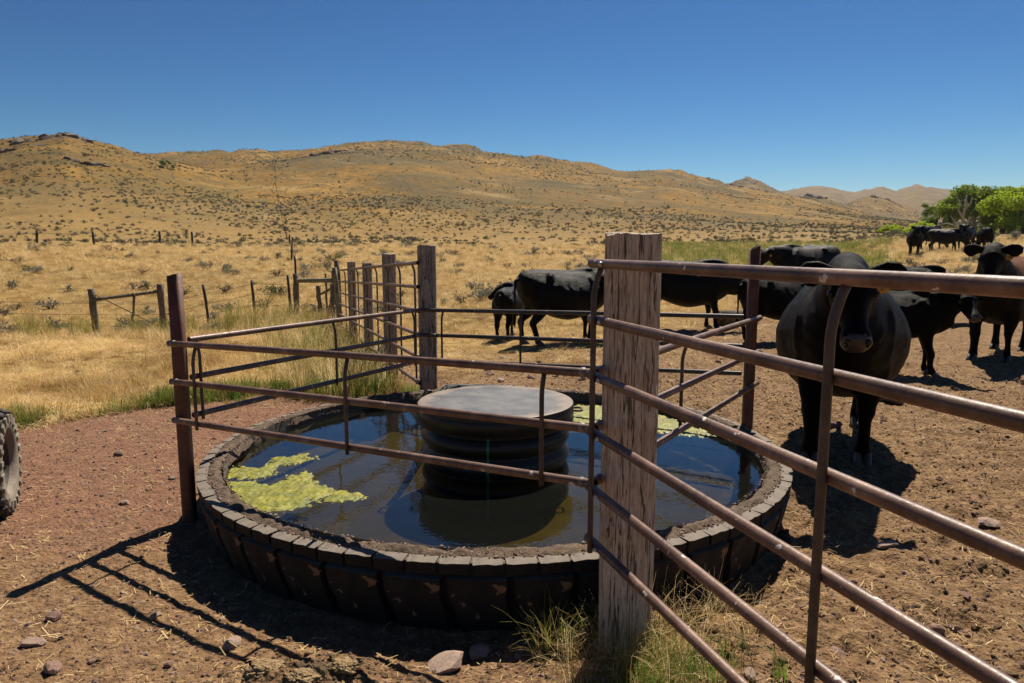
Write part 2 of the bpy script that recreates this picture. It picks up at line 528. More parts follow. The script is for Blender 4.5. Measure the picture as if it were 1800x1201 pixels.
def wood_material(name, base, dark, light, streak=1.0):
    m, nt, b = mat(name)
    v = coords(nt, 'Object', (75, 75, 9))
    v2 = coords(nt, 'Object', (9, 9, 3))
    v3 = coords(nt, 'Object', (150, 150, 16))
    g1 = noise(nt, v, 1.0, 6, 0.72, 0.9)
    g2 = noise(nt, v2, 1.0, 6, 0.7, 1.2)
    g3 = noise(nt, v3, 1.0, 4, 0.6, 0.5)
    col = ramp(nt, g1, [(0.28, dark), (0.47, base), (0.72, light)])
    col = mix(nt, math_(nt, 'MULTIPLY', ramp(nt, g2, [(0.52, 0.0), (0.70, 1.0)]), 0.65 * streak), col, dark)
    col = mix(nt, math_(nt, 'MULTIPLY', ramp(nt, g3, [(0.3, 1.0), (0.45, 0.0)]), 0.6), col, [c * 0.55 for c in dark])
    g4 = noise(nt, coords(nt, 'Object', (24, 24, 1.3)), 1.0, 4, 0.6, 0.3)
    crack = ramp(nt, math_(nt, 'ABSOLUTE', math_(nt, 'SUBTRACT', g4, 0.5)), [(0.006, 1.0), (0.020, 0.0)])
    col = mix(nt, math_(nt, 'MULTIPLY', crack, 0.85), col, [c * 0.3 for c in dark])
    nt.links.new(col, b.inputs['Base Color'])
    b.inputs['Roughness'].default_value = 0.9
    b.inputs['Specular IOR Level'].default_value = 0.2
    hh = math_(nt, 'SUBTRACT', mix(nt, 0.5, g1, g3), math_(nt, 'MULTIPLY', crack, 0.7))
    nt.links.new(bump(nt, hh, 0.9, 0.012), b.inputs['Normal'])
    return m

def leaf_material(name, c1, c2, trans=0.45, rough=0.7, tcol=None):
    m, nt, b = mat(name)
    r = objrand(nt)
    n = noise(nt, coords(nt), 3.0, 3)
    col = ramp(nt, math_(nt, 'ADD', math_(nt, 'MULTIPLY', r, 0.6), math_(nt, 'MULTIPLY', n, 0.45)), [(0.2, c1), (0.8, c2)])
    nt.links.new(col, b.inputs['Base Color'])
    b.inputs['Roughness'].default_value = rough
    b.inputs['Specular IOR Level'].default_value = 0.25
    tr = nt.nodes.new('ShaderNodeBsdfTranslucent')
    nt.links.new(col, tr.inputs['Color'])
    mx = nt.nodes.new('ShaderNodeMixShader')
    mx.inputs[0].default_value = trans
    nt.links.new(b.outputs[0], mx.inputs[1]); nt.links.new(tr.outputs[0], mx.inputs[2])
    out = nt.nodes['Material Output']
    nt.links.new(mx.outputs[0], out.inputs['Surface'])
    return m

def plain(name, c1, c2, scale=8, rough=0.7, bstr=0.3, bd=0.01, metal=0.0, spec=0.4):
    m, nt, b = mat(name)
    v = coords(nt)
    n = noise(nt, v, scale, 6, 0.65)
    nt.links.new(ramp(nt, n, [(0.3, c1), (0.7, c2)]), b.inputs['Base Color'])
    b.inputs['Roughness'].default_value = rough
    b.inputs['Metallic'].default_value = metal
    b.inputs['Specular IOR Level'].default_value = spec
    nt.links.new(bump(nt, noise(nt, v, scale * 4, 4, 0.6), bstr, bd), b.inputs['Normal'])
    return m

M = {}
M['ground'] = ground_material()
M['pipe'] = rust_material('rusty_pipe', (0.060, 0.030, 0.019), (0.145, 0.078, 0.050), (0.27, 0.165, 0.115), 0.42)
M['stay'] = rust_material('dark_rod', (0.035, 0.024, 0.020), (0.065, 0.043, 0.034), (0.12, 0.08, 0.06), 0.45, False)
M['darkpipe'] = rust_material('dark_pipe', (0.035, 0.026, 0.024), (0.065, 0.048, 0.043), (0.11, 0.085, 0.075), 0.40)
M['rustpost'] = rust_material('red_rust_post', (0.075, 0.026, 0.015), (0.12, 0.045, 0.025), (0.17, 0.072, 0.042), 0.62, False)
M['weld'] = rust_material('weld_collar', (0.16, 0.12, 0.10), (0.24, 0.19, 0.16), (0.34, 0.29, 0.25), 0.5, False)
M['tie'] = wood_material('weathered_tie', (0.58, 0.48, 0.37), (0.24, 0.155, 0.092), (0.76, 0.68, 0.56))
M['greytie'] = wood_material('grey_weathered_tie', (0.42, 0.345, 0.27), (0.16, 0.112, 0.078), (0.60, 0.52, 0.43))
M['oldwood'] = wood_material('old_grey_wood', (0.19, 0.155, 0.115), (0.06, 0.045, 0.032), (0.33, 0.29, 0.225))
M['rail_wood'] = wood_material('pale_pole', (0.27, 0.24, 0.15), (0.11, 0.09, 0.05), (0.40, 0.37, 0.26))
M['steelpost'] = plain('dark_steel_post', (0.035, 0.030, 0.026), (0.08, 0.066, 0.052), 20, 0.7)
M['wire'] = plain('fence_wire', (0.10, 0.08, 0.065), (0.18, 0.15, 0.12), 30, 0.5, metal=0.5)
M['bolt'] = plain('galvanised_bolt', (0.34, 0.33, 0.31), (0.55, 0.53, 0.5), 30, 0.4, metal=0.6)

# ------------------------------------------------------------------ ground and hills
def make_terrain():
    rr = np.concatenate([np.geomspace(0.5, 1.8, 26)[:-1], np.geomspace(1.8, 9, 420)[:-1], np.geomspace(9, 62, 230)[:-1],
                         np.geomspace(62, 700, 210)[:-1], np.geomspace(700, 3900, 66)])
    a1 = np.linspace(-R(42), R(42), 660)
    a2 = np.linspace(R(42), R(318), 94)[1:-1]
    aa = np.concatenate([a1, a2])
    na, nr = len(aa), len(rr)
    AA, RR = np.meshgrid(aa, rr)
    X = RR * np.sin(AA); Y = RR * np.cos(AA)
    Z = ground_z(X, Y)
    g, gr, hi, tn = zones(X, Y)
    split = int(np.searchsorted(rr, 66.0))
    for nm, i0, i1 in (('ground', 0, split), ('hills', split, nr - 1)):
        V = np.stack([X[i0:i1 + 1].ravel(), Y[i0:i1 + 1].ravel(), Z[i0:i1 + 1].ravel()], 1)
        rows = i1 - i0
        i = np.arange(rows)[:, None]; k = np.arange(na)[None, :]
        k2 = (k + 1) % na
        Q = np.stack([i * na + k, i * na + k2, (i + 1) * na + k2, (i + 1) * na + k], -1).reshape(-1, 4)
        Q = Q[:, ::-1]
        me = quad_mesh(nm, V, Q, True, [M['ground']])
        if nm == 'ground':
            pass
        col = np.stack([g[i0:i1 + 1].ravel(), gr[i0:i1 + 1].ravel(), hi[i0:i1 + 1].ravel(), tn[i0:i1 + 1].ravel()], 1).astype(np.float32)
        at = me.attributes.new('zone', 'FLOAT_COLOR', 'POINT')
        at.data.foreach_set('color', col.ravel())
        tag(link(nm, me), kind='structure')
make_terrain()
# the small round patch under the tripod that the ring-shaped sheet leaves open
V = [(0, 0, gz(0, 0))] + [(0.52 * math.sin(a), 0.52 * math.cos(a), gz(0.5 * math.sin(a), 0.5 * math.cos(a)) - 0.004) for a in np.linspace(0, 2 * math.pi, 33)[:-1]]
pm = new_mesh('ground_patch', V, [(0, 1 + (k + 1) % 32, 1 + k) for k in range(32)], True, [M['ground']])
at = pm.attributes.new('zone', 'FLOAT_COLOR', 'POINT')
at.data.foreach_set('color', np.tile(np.array([0, 0, 0, 0.6], np.float32), 33))
tag(link('ground_patch', pm), kind='structure')

# ------------------------------------------------------------------ stock tank
def tank_material():
    m, nt, b = mat('dusty_tyre_rubber')
    v = coords(nt)
    n1 = noise(nt, v, 5, 6, 0.65)
    n2 = noise(nt, v, 45, 4, 0.6)
    col = ramp(nt, n1, [(0.38, (0.011, 0.0095, 0.0088)), (0.58, (0.024, 0.019, 0.016)), (0.78, (0.062, 0.043, 0.030))])
    nz = nt.nodes.new('ShaderNodeNewGeometry').outputs['Normal']
    sp = nt.nodes.new('ShaderNodeSeparateXYZ'); nt.links.new(nz, sp.inputs[0])
    dust = math_(nt, 'MULTIPLY', ramp(nt, sp.outputs['Z'], [(0.5, 0.0), (0.95, 1.0)]), ramp(nt, n1, [(0.2, 0.55), (0.6, 1.0)]))
    col = mix(nt, dust, col, mix(nt, n2, (0.12, 0.098, 0.078), (0.27, 0.225, 0.175)))
    mud = noise(nt, v, 13, 3, 0.5)
    col = mix(nt, ramp(nt, mud, [(0.675, 0.0), (0.70, 1.0)]), col, (0.20, 0.125, 0.07))
    nt.links.new(col, b.inputs['Base Color'])
    b.inputs['Roughness'].default_value = 0.78
    b.inputs['Specular IOR Level'].default_value = 0.3
    nt.links.new(bump(nt, mix(nt, 0.5, n1, n2), 0.5, 0.01), b.inputs['Normal'])
    return m
M['tank'] = tank_material()
M['inner'] = plain('inner_tank_wall', (0.07, 0.06, 0.05), (0.17, 0.15, 0.125), 7, 0.8)
M['crust'] = plain('dry_crust', (0.050, 0.033, 0.022), (0.20, 0.14, 0.092), 30, 0.95, 0.9, 0.012)
M['mud'] = plain('tank_mud', (0.075, 0.062, 0.018), (0.17, 0.14, 0.045), 3, 0.9)
RIM = 0.300
WATER = 0.226

tank = thing('stock_tank', (TX, TY, 0), 'round water tank made from a giant tractor tire set in dirt', 'water tank')
def wall_r(z):
    return float(np.interp(z, [-0.15, 0, 0.1, 0.2, RIM], [TR - .10, TR - .055, TR - .030, TR - .006, TR]))
def ringmesh(profile, n, name, m, parent, closed=False, wob=0.0):
    V = []; F = []
    k = len(profile)
    for i in range(n):
        a = 2 * math.pi * i / n
        for j, (r, z) in enumerate(profile):
            w = wob * fbm(np.array([r * math.cos(a) * 9 + 7]), np.array([r * math.sin(a) * 9]), 3, 3)[0] if wob else 0
            V.append((r * math.cos(a), r * math.sin(a), z + w))
    for i in range(n):
        i2 = (i + 1) % n
        for j in range(k - 1 if not closed else k):
            j2 = (j + 1) % k
            F.append((i * k + j, i2 * k + j, i2 * k + j2, i * k + j2))
    return link(name, new_mesh(name, V, F, True, [m]), parent)
ringmesh([(wall_r(z) - (0.040 if z < .23 else 0.013), z) for z in (-0.15, 0, 0.08, 0.16, 0.22, 0.24, 0.284)] + [(TR - .020, 0.2925), (TR - .09, 0.292), (TR - .125, 0.285), (TR - .135, 0.27), (TR - .14, 0.22), (TR - .14, -0.12)], 180, 'carcass', M['tank'], tank)
# tread blocks, copied round the wall
def block_mesh(name, th0, th1, z0, z1, wavy, jit, inner, topin):
    nz = 5 if wavy else 3
    nt_ = 4
    V = []; F = []
    b = 0.006
    def edge(z, side):
        t = (z - z0) / (z1 - z0)
        return wavy * math.sin(t * 5.0 + 0.4) * 0.012
    zs = np.linspace(z0, z1, nz)
    rows = []
    for lay in (0, 1):       # 0 chamfered back, 1 face
        for zi, z in enumerate(zs):
            row = []
            for k in range(nt_ + 1):
                t = k / nt_
                th = th0 + (th1 - th0) * t + edge(z, k)
                ins = b / 1.79 if lay == 1 else 0
                if k == 0: th += ins
                if k == nt_: th -= ins
                if wavy:
                    cl_ = 0.020 * max(0.0, 1 - (z - z0) / (z1 - z0)) + 0.004
                    if k == 0: th += cl_ / 1.84
                    if k == nt_: th -= cl_ / 1.84
                zz = z
                if lay == 1 and zi == 0: zz += b
                if lay == 1 and zi == nz - 1: zz -= b
                rr_ = wall_r(z) - (0.0 if lay else inner) + random.uniform(-jit, jit)
                row.append(len(V))
                V.append((rr_ * math.cos(th), rr_ * math.sin(th), zz + (random.uniform(-jit, jit) if lay else 0)))
            rows.append(row)
    A = rows[:nz]; B = rows[nz:]
    for i in range(nz - 1):
        for k in range(nt_):
            F.append((B[i][k], B[i][k + 1], B[i + 1][k + 1], B[i + 1][k]))
    for k in range(nt_):
        F.append((A[0][k + 1], A[0][k], B[0][k], B[0][k + 1])[::-1])
        F.append((B[-1][k], B[-1][k + 1], A[-1][k + 1], A[-1][k]))
    for i in range(nz - 1):
        F.append((A[i][0], B[i][0], B[i + 1][0], A[i + 1][0]))
        F.append((B[i][-1], A[i][-1], A[i + 1][-1], B[i + 1][-1]))
    return new_mesh(name, V, F, False, [M['tank']])
NB = 82
st = 2 * math.pi / NB
ups = [block_mesh('tread_block', 0.008 * st + random.uniform(0, .02) * st, st * (0.994 - random.uniform(0, .018)), 0.236, RIM, 0, 0.0035, 0.060, 0) for _ in range(6)]
lows = [block_mesh('tread_lug', 0.03 * st, st * 1.96, -0.12, 0.225, 1.0, 0.004, 0.06, 0) for _ in range(5)]
for i in range(NB):
    o = link('tread_block', ups[random.randrange(6)], tank)
    o.rotation_euler = (0, 0, i * st)
    o.location.z = random.uniform(-0.002, 0.002)
for i in range(NB // 2):
    o = link('tread_lug', lows[random.randrange(5)], tank)
    o.rotation_euler = (0, 0, i * 2 * st + 0.3 * st)
# dry crust along the inner edge of the rim
def crust():
    n, k = 420, 9
    V = []; F = []
    for i in range(n):
        a = 2 * math.pi * i / n
        ir = TR - 0.155 + 0.040 * fbm(np.array([math.cos(a) * 7]), np.array([math.sin(a) * 7]), 4, 9)[0]
        for j in range(k):
            t = j / (k - 1)
            r = ir + (TR - 0.052 - ir) * t
            z = 0.290 + 0.020 * math.sin(math.pi * min(1, t * 0.9 + 0.05)) - 0.04 * max(0, 0.25 - t) * 4
            z += 0.020 * fbm(np.array([r * math.cos(a) * 24]), np.array([r * math.sin(a) * 24]), 3, 19)[0]
            V.append((r * math.cos(a), r * math.sin(a), z))
    for i in range(n):
        i2 = (i + 1) % n
        for j in range(k - 1):
            F.append((i * k + j, i2 * k + j, i2 * k + j + 1, i * k + j + 1)[::-1])
    link('crust', new_mesh('crust', V, F, True, [M['crust']]), tank)
crust()
ringmesh([(TR - .142, 0.300), (TR - .146, 0.26), (TR - .150, 0.18), (TR - .16, 0.0), (TR - .19, -0.1)], 140, 'inner_wall', M['inner'], tank, wob=0.004)
V = [(0, 0, 0.02)] + [((TR - .15) * math.cos(a), (TR - .15) * math.sin(a), 0.02) for a in np.linspace(0, 2 * math.pi, 97)[:-1]]
link('tank_bed', new_mesh('tank_bed', V, [(0, 1 + k, 1 + (k + 1) % 96) for k in range(96)], True, [M['mud']]), tank)

def water_material():
    m, nt, b = mat('murky_water')
    nt.nodes.remove(b)
    pos = nt.nodes.new('ShaderNodeNewGeometry').outputs['Position']
    h = mix(nt, 0.35, noise(nt, pos, 7, 2, 0.5), noise(nt, pos, 26, 2, 0.5))
    nrm = bump(nt, h, 0.10, 0.02)
    fr = nt.nodes.new('ShaderNodeFresnel'); fr.inputs['IOR'].default_value = 1.5
    nt.links.new(nrm, fr.inputs['Normal'])
    gl = nt.nodes.new('ShaderNodeBsdfGlossy'); gl.inputs['Roughness'].default_value = 0.0
    gl.inputs['Color'].default_value = (1, 1, 1, 1)
    nt.links.new(nrm, gl.inputs['Normal'])
    df = nt.nodes.new('ShaderNodeBsdfDiffuse'); df.inputs['Color'].default_value = (0.018, 0.021, 0.018, 1)
    tr = nt.nodes.new('ShaderNodeBsdfTransparent'); tr.inputs['Color'].default_value = (0.62, 0.56, 0.26, 1)
    body = nt.nodes.new('ShaderNodeMixShader'); body.inputs[0].default_value = 0.72
    nt.links.new(df.outputs[0], body.inputs[1]); nt.links.new(tr.outputs[0], body.inputs[2])
    mx = nt.nodes.new('ShaderNodeMixShader')
    nt.links.new(fr.outputs[0], mx.inputs[0])
    nt.links.new(body.outputs[0], mx.inputs[1]); nt.links.new(gl.outputs[0], mx.inputs[2])
    nt.links.new(mx.outputs[0], nt.nodes['Material Output'].inputs['Surface'])
    return m
M['water'] = water_material()
V = [(TX, TY, WATER)] + [(TX + (TR - .147) * math.cos(a), TY + (TR - .147) * math.sin(a), WATER) for a in np.linspace(0, 2 * math.pi, 129)[:-1]]
tag(link('water', new_mesh('water', V, [(0, 1 + k, 1 + (k + 1) % 128) for k in range(128)], False, [M['water']])), kind='structure')

# floating algae: lumpy mats with ragged outlines
def algae_mat():
    m, nt, b = mat('algae')
    v = nt.nodes.new('ShaderNodeNewGeometry').outputs['Position']
    n = noise(nt, v, 16, 6, 0.7)
    n2 = noise(nt, v, 5, 3, 0.5)
    col = ramp(nt, n, [(0.3, (0.05, 0.062, 0.004)), (0.52, (0.20, 0.190, 0.010)), (0.76, (0.48, 0.42, 0.035))])
    col = mix(nt, math_(nt, 'MULTIPLY', ramp(nt, n2, [(0.45, 0.0), (0.65, 1.0)]), 0.6), col, (0.17, 0.19, 0.02))
    nt.links.new(col, b.inputs['Base Color'])
    b.inputs['Roughness'].default_value = 0.45
    b.inputs['Specular IOR Level'].default_value = 0.3
    b.inputs['Subsurface Weight'].default_value = 0.0
    nt.links.new(bump(nt, noise(nt, v, 120, 3, 0.6), 0.8, 0.006), b.inputs['Normal'])
    return m
M['algae'] = algae_mat()
def in_poly(X, Y, poly):
    inside = np.zeros(X.shape, bool)
    n = len(poly)
    dist = np.full(X.shape, 9.0)
    for i in range(n):
        x1, y1 = poly[i]; x2, y2 = poly[(i + 1) % n]
        c = ((y1 > Y) != (y2 > Y)) & (X < (x2 - x1) * (Y - y1) / (y2 - y1 + 1e-12) + x1)
        inside ^= c
        L2 = (x2 - x1) ** 2 + (y2 - y1) ** 2
        t = np.clip(((X - x1) * (x2 - x1) + (Y - y1) * (y2 - y1)) / L2, 0, 1)
        dist = np.minimum(dist, np.hypot(X - x1 - t * (x2 - x1), Y - y1 - t * (y2 - y1)))
    return np.where(inside, dist, -dist)
def algae(name, polys, flat, step=0.009, lim=1.685):
    polys = [[(x * 1.034 - (0.14 if x < -1.55 else 0), y * 1.034) for x, y in q] for q in polys]
    P = np.array([p for q in polys for p in q])
    xs = np.arange(P[:, 0].min() - .1, P[:, 0].max() + .1, step); ys = np.arange(P[:, 1].min() - .1, P[:, 1].max() + .1, step)
    X, Y = np.meshgrid(xs, ys)
    D = np.max([in_poly(X, Y, q) for q in polys], 0)
    n = fbm(X * 9, Y * 9, 5, 131, 0.6)
    D = D + 0.075 * n + 0.085 * fbm(X * 28, Y * 28, 4, 141, 0.65) - 0.006
    lump = np.abs(fbm(X * 26, Y * 26, 4, 151, 0.65))
    Z = WATER - 0.006 + np.clip(D * 0.25, -0.05, 0.009) + 0.013 * lump * np.clip(D * 20, 0, 1) * flat + 0.005 * fbm(X * 70, Y * 70, 2, 161)
    ok = (D > -0.004) & (np.hypot(X - TX, Y - TY) < lim)
    nx = len(xs)
    cell = ok[:-1, :-1] & ok[1:, :-1] & ok[:-1, 1:] & ok[1:, 1:]
    ii, kk = np.nonzero(cell)
    Q = np.stack([ii * nx + kk, ii * nx + kk + 1, (ii + 1) * nx + kk + 1, (ii + 1) * nx + kk], 1)
    used = np.unique(Q)
    remap = np.zeros(X.size, int); remap[used] = np.arange(len(used))
    V = np.stack([X.ravel(), Y.ravel(), Z.ravel()], 1)[used]
    return tag(link(name, quad_mesh(name, V, remap[Q], True, [M['algae']])), kind='stuff')
algae('algae_mat', [[(-1.74, 4.04), (-1.68, 4.19), (-1.53, 4.17), (-1.45, 4.4), (-1.36, 4.44), (-1.22, 4.33), (-1.29, 4.21), (-1.38, 4.11), (-1.35, 3.97), (-1.45, 3.92), (-1.68, 3.93)],
                    [(-1.72, 3.86), (-1.48, 3.88), (-1.34, 3.86), (-1.33, 4.0), (-1.2, 4.08), (-1.1, 3.93), (-1.02, 3.83), (-0.91, 3.76), (-0.78, 3.65), (-0.77, 3.57), (-0.89, 3.55), (-1.01, 3.59), (-1.03, 3.49), (-1.13, 3.4), (-1.28, 3.38), (-1.45, 3.48), (-1.62, 3.64)]], 1.0)
algae('algae_mat', [[(0.40, 5.80), (0.76, 5.85), (0.97, 5.66), (1.17, 5.51), (1.34, 5.2), (1.45, 4.83), (1.36, 4.80), (1.15, 4.90), (0.82, 5.05), (0.41, 5.10)]], 0.8)

# ------------------------------------------------------------------ capped float cover in the middle of the tank
M['hdpe'] = plain('black_plastic_pipe', (0.008, 0.008, 0.009), (0.018, 0.017, 0.017), 6, 0.38, 0.12, 0.004)
M['lid'] = None
def lid_material():
    m, nt, b = mat('dusty_black_lid')
    v = coords(nt)
    n = noise(nt, v, 6, 6, 0.65)
    n2 = noise(nt, v, 60, 4, 0.7)
    ln = nt.nodes.new('ShaderNodeVectorMath'); ln.operation = 'LENGTH'
    fl = nt.nodes.new('ShaderNodeMapping'); fl.inputs['Scale'].default_value = (1, 1, 0)
    nt.links.new(nt.nodes.new('ShaderNodeTexCoord').outputs['Object'], fl.inputs[0])
    nt.links.new(fl.outputs[0], ln.inputs[0])
    rad = math_(nt, 'ADD', ln.outputs['Value'], math_(nt, 'MULTIPLY', math_(nt, 'SUBTRACT', n, 0.5), 0.22))
    col = mix(nt, n2, (0.055, 0.055, 0.058), (0.115, 0.112, 0.11))
    col = mix(nt, math_(nt, 'MULTIPLY', ramp(nt, n, [(0.45, 0.0), (0.72, 1.0)]), 0.55), col, (0.17, 0.155, 0.135))
    col = mix(nt, math_(nt, 'MULTIPLY', ramp(nt, rad, [(0.40, 0.0), (0.46, 1.0)]), 0.6), col, (0.26, 0.18, 0.115))
    spk = ramp(nt, noise(nt, v, 26, 2), [(0.72, 0.0), (0.75, 1.0)])
    col = mix(nt, math_(nt, 'MULTIPLY', spk, 0.7), col, (0.42, 0.38, 0.33))
    sp = nt.nodes.new('ShaderNodeSeparateXYZ'); nt.links.new(nt.nodes.new('ShaderNodeNewGeometry').outputs['Normal'], sp.inputs[0])
    col = mix(nt, ramp(nt, sp.outputs['Z'], [(0.3, 0.0), (0.7, 1.0)]), (0.013, 0.0125, 0.0125), col)
    nt.links.new(col, b.inputs['Base Color'])
    nt.links.new(ramp(nt, n, [(0.3, 0.38), (0.7, 0.62)]), b.inputs['Roughness'])
    nt.links.new(bump(nt, n2, 0.15, 0.003), b.inputs['Normal'])
    return m
M['lid'] = lid_material()
CX, CY = -0.105, 4.46
cov = thing('float_cover', (CX, CY, 0), 'black ribbed plastic pipe with flat round lid standing in the middle of the water tank', 'tank cover')
def lathe(profile, n=96):
    V = []; F = []
    k = len(profile)
    for i in range(n):
        a = 2 * math.pi * i / n
        V += [(r * math.cos(a), r * math.sin(a), z) for r, z in profile]
    for i in range(n):
        i2 = (i + 1) % n
        for j in range(k - 1):
            F.append((i * k + j, i2 * k + j, i2 * k + j + 1, i * k + j + 1))
    return V, F
V, F = lathe([(0.484, 0.49), (0.490, 0.492), (0.494, 0.50), (0.496, 0.60), (0.496, 0.6085), (0.493, 0.6115), (0.488, 0.612), (0.47, 0.612), (0.30, 0.612), (0.15, 0.613), (0.001, 0.613)])
lid = link('lid', new_mesh('lid', V, F, True, [M['lid']]), cov)
mb = MB()
V, F = lathe([(0.4965, 0.505), (0.499, 0.507), (0.499, 0.583), (0.4965, 0.586)])
mb.add(V, F)
o = mb.build('lid_band', M['hdpe'], lid, sub=False)
for sx in (-1, 1):
    mb = MB()
    mb.tube([(sx * 0.49, -0.04, 0.555), (sx * 0.535, -0.045, 0.556), (sx * 0.552, -0.03, 0.556), (sx * 0.552, 0.03, 0.556), (sx * 0.535, 0.045, 0.556), (sx * 0.49, 0.04, 0.555)], 0.007, 8)
    mb.build('handle', M['steelpost'], lid, sub=False)
prof = []
z = -0.1
while z < 0.50:
    ph = (z + 0.085) / 0.125 * 2 * math.pi
    prof.append((0.443 + 0.030 * (0.5 + 0.5 * math.cos(ph)) ** 0.55, z))
    z += 0.0078
V, F = lathe(prof)
link('ribbed_pipe', new_mesh('ribbed_pipe', V, F, True, [M['hdpe']]), cov)
M['stripe'] = plain('green_stripe', (0.02, 0.16, 0.07), (0.03, 0.22, 0.10), 10, 0.5)
mb = MB()
for a0, a1 in ((-R(95.2), -R(93.4)),):
    V = [((r + 0.0018) * math.cos(a), (r + 0.0018) * math.sin(a), z) for r, z in prof if -0.02 < z < 0.49 for a in (a0, a1)]
    n = len(V) // 2
    mb.add(V, [(2 * i, 2 * i + 1, 2 * i + 3, 2 * i + 2) for i in range(n - 1)])
mb.build('stripe', M['stripe'], cov, sub=False)

# strap from the lid's left handle over the far rim
M['rubber'] = plain('black_rubber_strap', (0.012, 0.011, 0.010), (0.035, 0.031, 0.027), 12, 0.55)
mb = MB()
for k in range(3):
    dx = 0.014 * k
    mb.tube([(-0.62 + dx, 4.55, 0.57), (-0.60 + dx, 4.75, 0.53), (-0.60 + dx * 1.6, 5.25, 0.46), (-0.60 + dx * 2.4, 5.95, 0.39), (-0.55 + dx * 2, 6.26, 0.345), (-0.42 + dx, 6.40, 0.325), (-0.25, 6.43, 0.322)], 0.009, 7)
o = mb.build('rubber_strap', M['rubber'])
tag(o, 'black rubber straps running from the lid handle over the far tank rim', 'strap')
mb = MB()
pl = [(-0.62, 6.28), (-0.40, 6.22), (-0.14, 6.28), (0.02, 6.40), (-0.10, 6.47), (-0.35, 6.45), (-0.60, 6.40)]
V = [(x, y, 0.326 + 0.012 * math.sin(9 * x)) for x, y in pl] + [(x, y, 0.310 + 0.012 * math.sin(9 * x)) for x, y in pl]
n = len(pl)
mb.add(V, [tuple(range(n)), tuple(range(2 * n - 1, n - 1, -1))] + [(i, i + n, (i + 1) % n + n, (i + 1) % n) for i in range(n)])
o = mb.build('rubber_flap', M['rubber'], smooth=False)
tag(o, 'black rubber flap lying on the far tank rim in front of the grey wooden post', 'flap')

# ------------------------------------------------------------------ posts
def wood_post(name, x, y, top, w, d, rz, m, label, seed, group=None, fine=False, lean=(0, 0)):
    na, nz = (112, 190) if fine else (32, 40)
    zb = gz(x, y) - 0.12
    th = np.linspace(0, 2 * math.pi, na, endpoint=False)
    zz = np.linspace(zb, top, nz)
    T, Z = np.meshgrid(th, zz)
    ex = 7.0
    k = (np.abs(np.cos(T)) ** ex + np.abs(np.sin(T)) ** ex) ** (-1 / ex)
    X = np.cos(T) * k; Y = np.sin(T) * k
    rad = 1 + 0.025 * fbm(T * 2.2 + seed, Z * 1.6, 3, seed) + 0.020 * fbm(T * 9, Z * 2.0, 3, seed + 1)
    disp = np.zeros_like(T)
    r2 = np.random.default_rng(seed)
    for q in range(16 if fine else 7):
        t0 = r2.uniform(0, 2 * math.pi); z0 = r2.uniform(zb, top); ln = r2.uniform(0.25, 1.1)
        wv = 0.05 * fbm(Z * 3 + q * 5, Z * 0 + q, 3, seed + 3)
        dd = np.abs((T - t0 - wv + math.pi) % (2 * math.pi) - math.pi)
        wd = r2.uniform(0.018, 0.04)
        disp -= np.exp(-(dd / wd) ** 2) * r2.uniform(0.05, 0.16) * np.exp(-((Z - z0) / ln) ** 4)
    disp += 0.012 * fbm(T * 26, Z * 3.5, 3, seed + 5)
    if fine:      # the split-off right corner
        cor = np.exp(-(((T - (2 * math.pi - 0.62)) / 0.28) ** 2))
        disp -= 0.10 * cor * (0.45 + 0.55 * sstep(1.0, 1.12, Z)) * (0.8 + 0.5 * fbm(Z * 2.5, Z * 0, 3, 77))
        disp += 0.05 * np.exp(-(((T - (2 * math.pi - 0.55)) / 0.3) ** 2)) * np.exp(-((Z - 0.92) / 0.10) ** 2)
    rad = rad + disp
    X = X * rad * w / 2; Y = Y * rad * d / 2
    lx = lean[0] * (Z - zb); ly = lean[1] * (Z - zb)
    c, s = math.cos(rz), math.sin(rz)
    tj = 0.010 * fbm(X * 22, Y * 22, 3, seed + 9)
    Z2 = np.where(Z > top - 1e-6, Z + tj, Z)
    V = np.stack([X * c - Y * s + lx, X * s + Y * c + ly, Z2 - zb], -1).reshape(-1, 3)
    i = np.arange(nz - 1)[:, None]; kk = np.arange(na)[None, :]
    k2 = (kk + 1) % na
    Q = np.stack([i * na + kk, i * na + k2, (i + 1) * na + k2, (i + 1) * na + kk], -1).reshape(-1, 4)
    ct = V[-na:].mean(0); ct[2] += 0.004
    V = np.vstack([V, V[-na:] * [0.5, 0.5, 1] + ct * [0.5, 0.5, 0] + [0, 0, 0.002], ct[None]])
    b0 = (nz - 1) * na; b1 = nz * na; cc = b1 + na
    F = [tuple(q) for q in Q] + [(b0 + k_, b0 + (k_ + 1) % na, b1 + (k_ + 1) % na, b1 + k_) for k_ in range(na)] + [(b1 + k_, b1 + (k_ + 1) % na, cc) for k_ in range(na)]
    o = link(name, new_mesh(name, V, F, True, [m]), None, (x, y, zb))
    try:
        o.data.set_sharp_from_angle(angle=R(50))
    except Exception:
        pass
    return tag(o, label, 'fence post' if name != 'steel_post' else 'post', group)

wood_post('wooden_post', 0.466, 2.752, 1.640, 0.214, 0.19, R(-9), M['tie'], 'thick weathered brown wooden post between the tank and the pipe gate', 3, None, True)
wood_post('wooden_post', -0.805, 6.76, 1.592, 0.172, 0.17, R(4), M['greytie'], 'tall grey squared wooden post at the far edge of the tank', 13)
wood_post('wooden_post', -1.49, 8.66, 1.490, 0.165, 0.165, R(10), M['greytie'], 'pale topped grey wooden post along the pipe fence, next behind the tall one', 23)
wood_post('wooden_post', -2.12, 10.46, 1.335, 0.142, 0.142, R(10), M['greytie'], 'dark wooden post along the pipe fence, just beyond the pale topped post', 33)
wood_post('wooden_post', -2.78, 12.38, 1.312, 0.14, 0.14, R(10), M['greytie'], 'last and smallest wide wooden post along the pipe fence', 43)

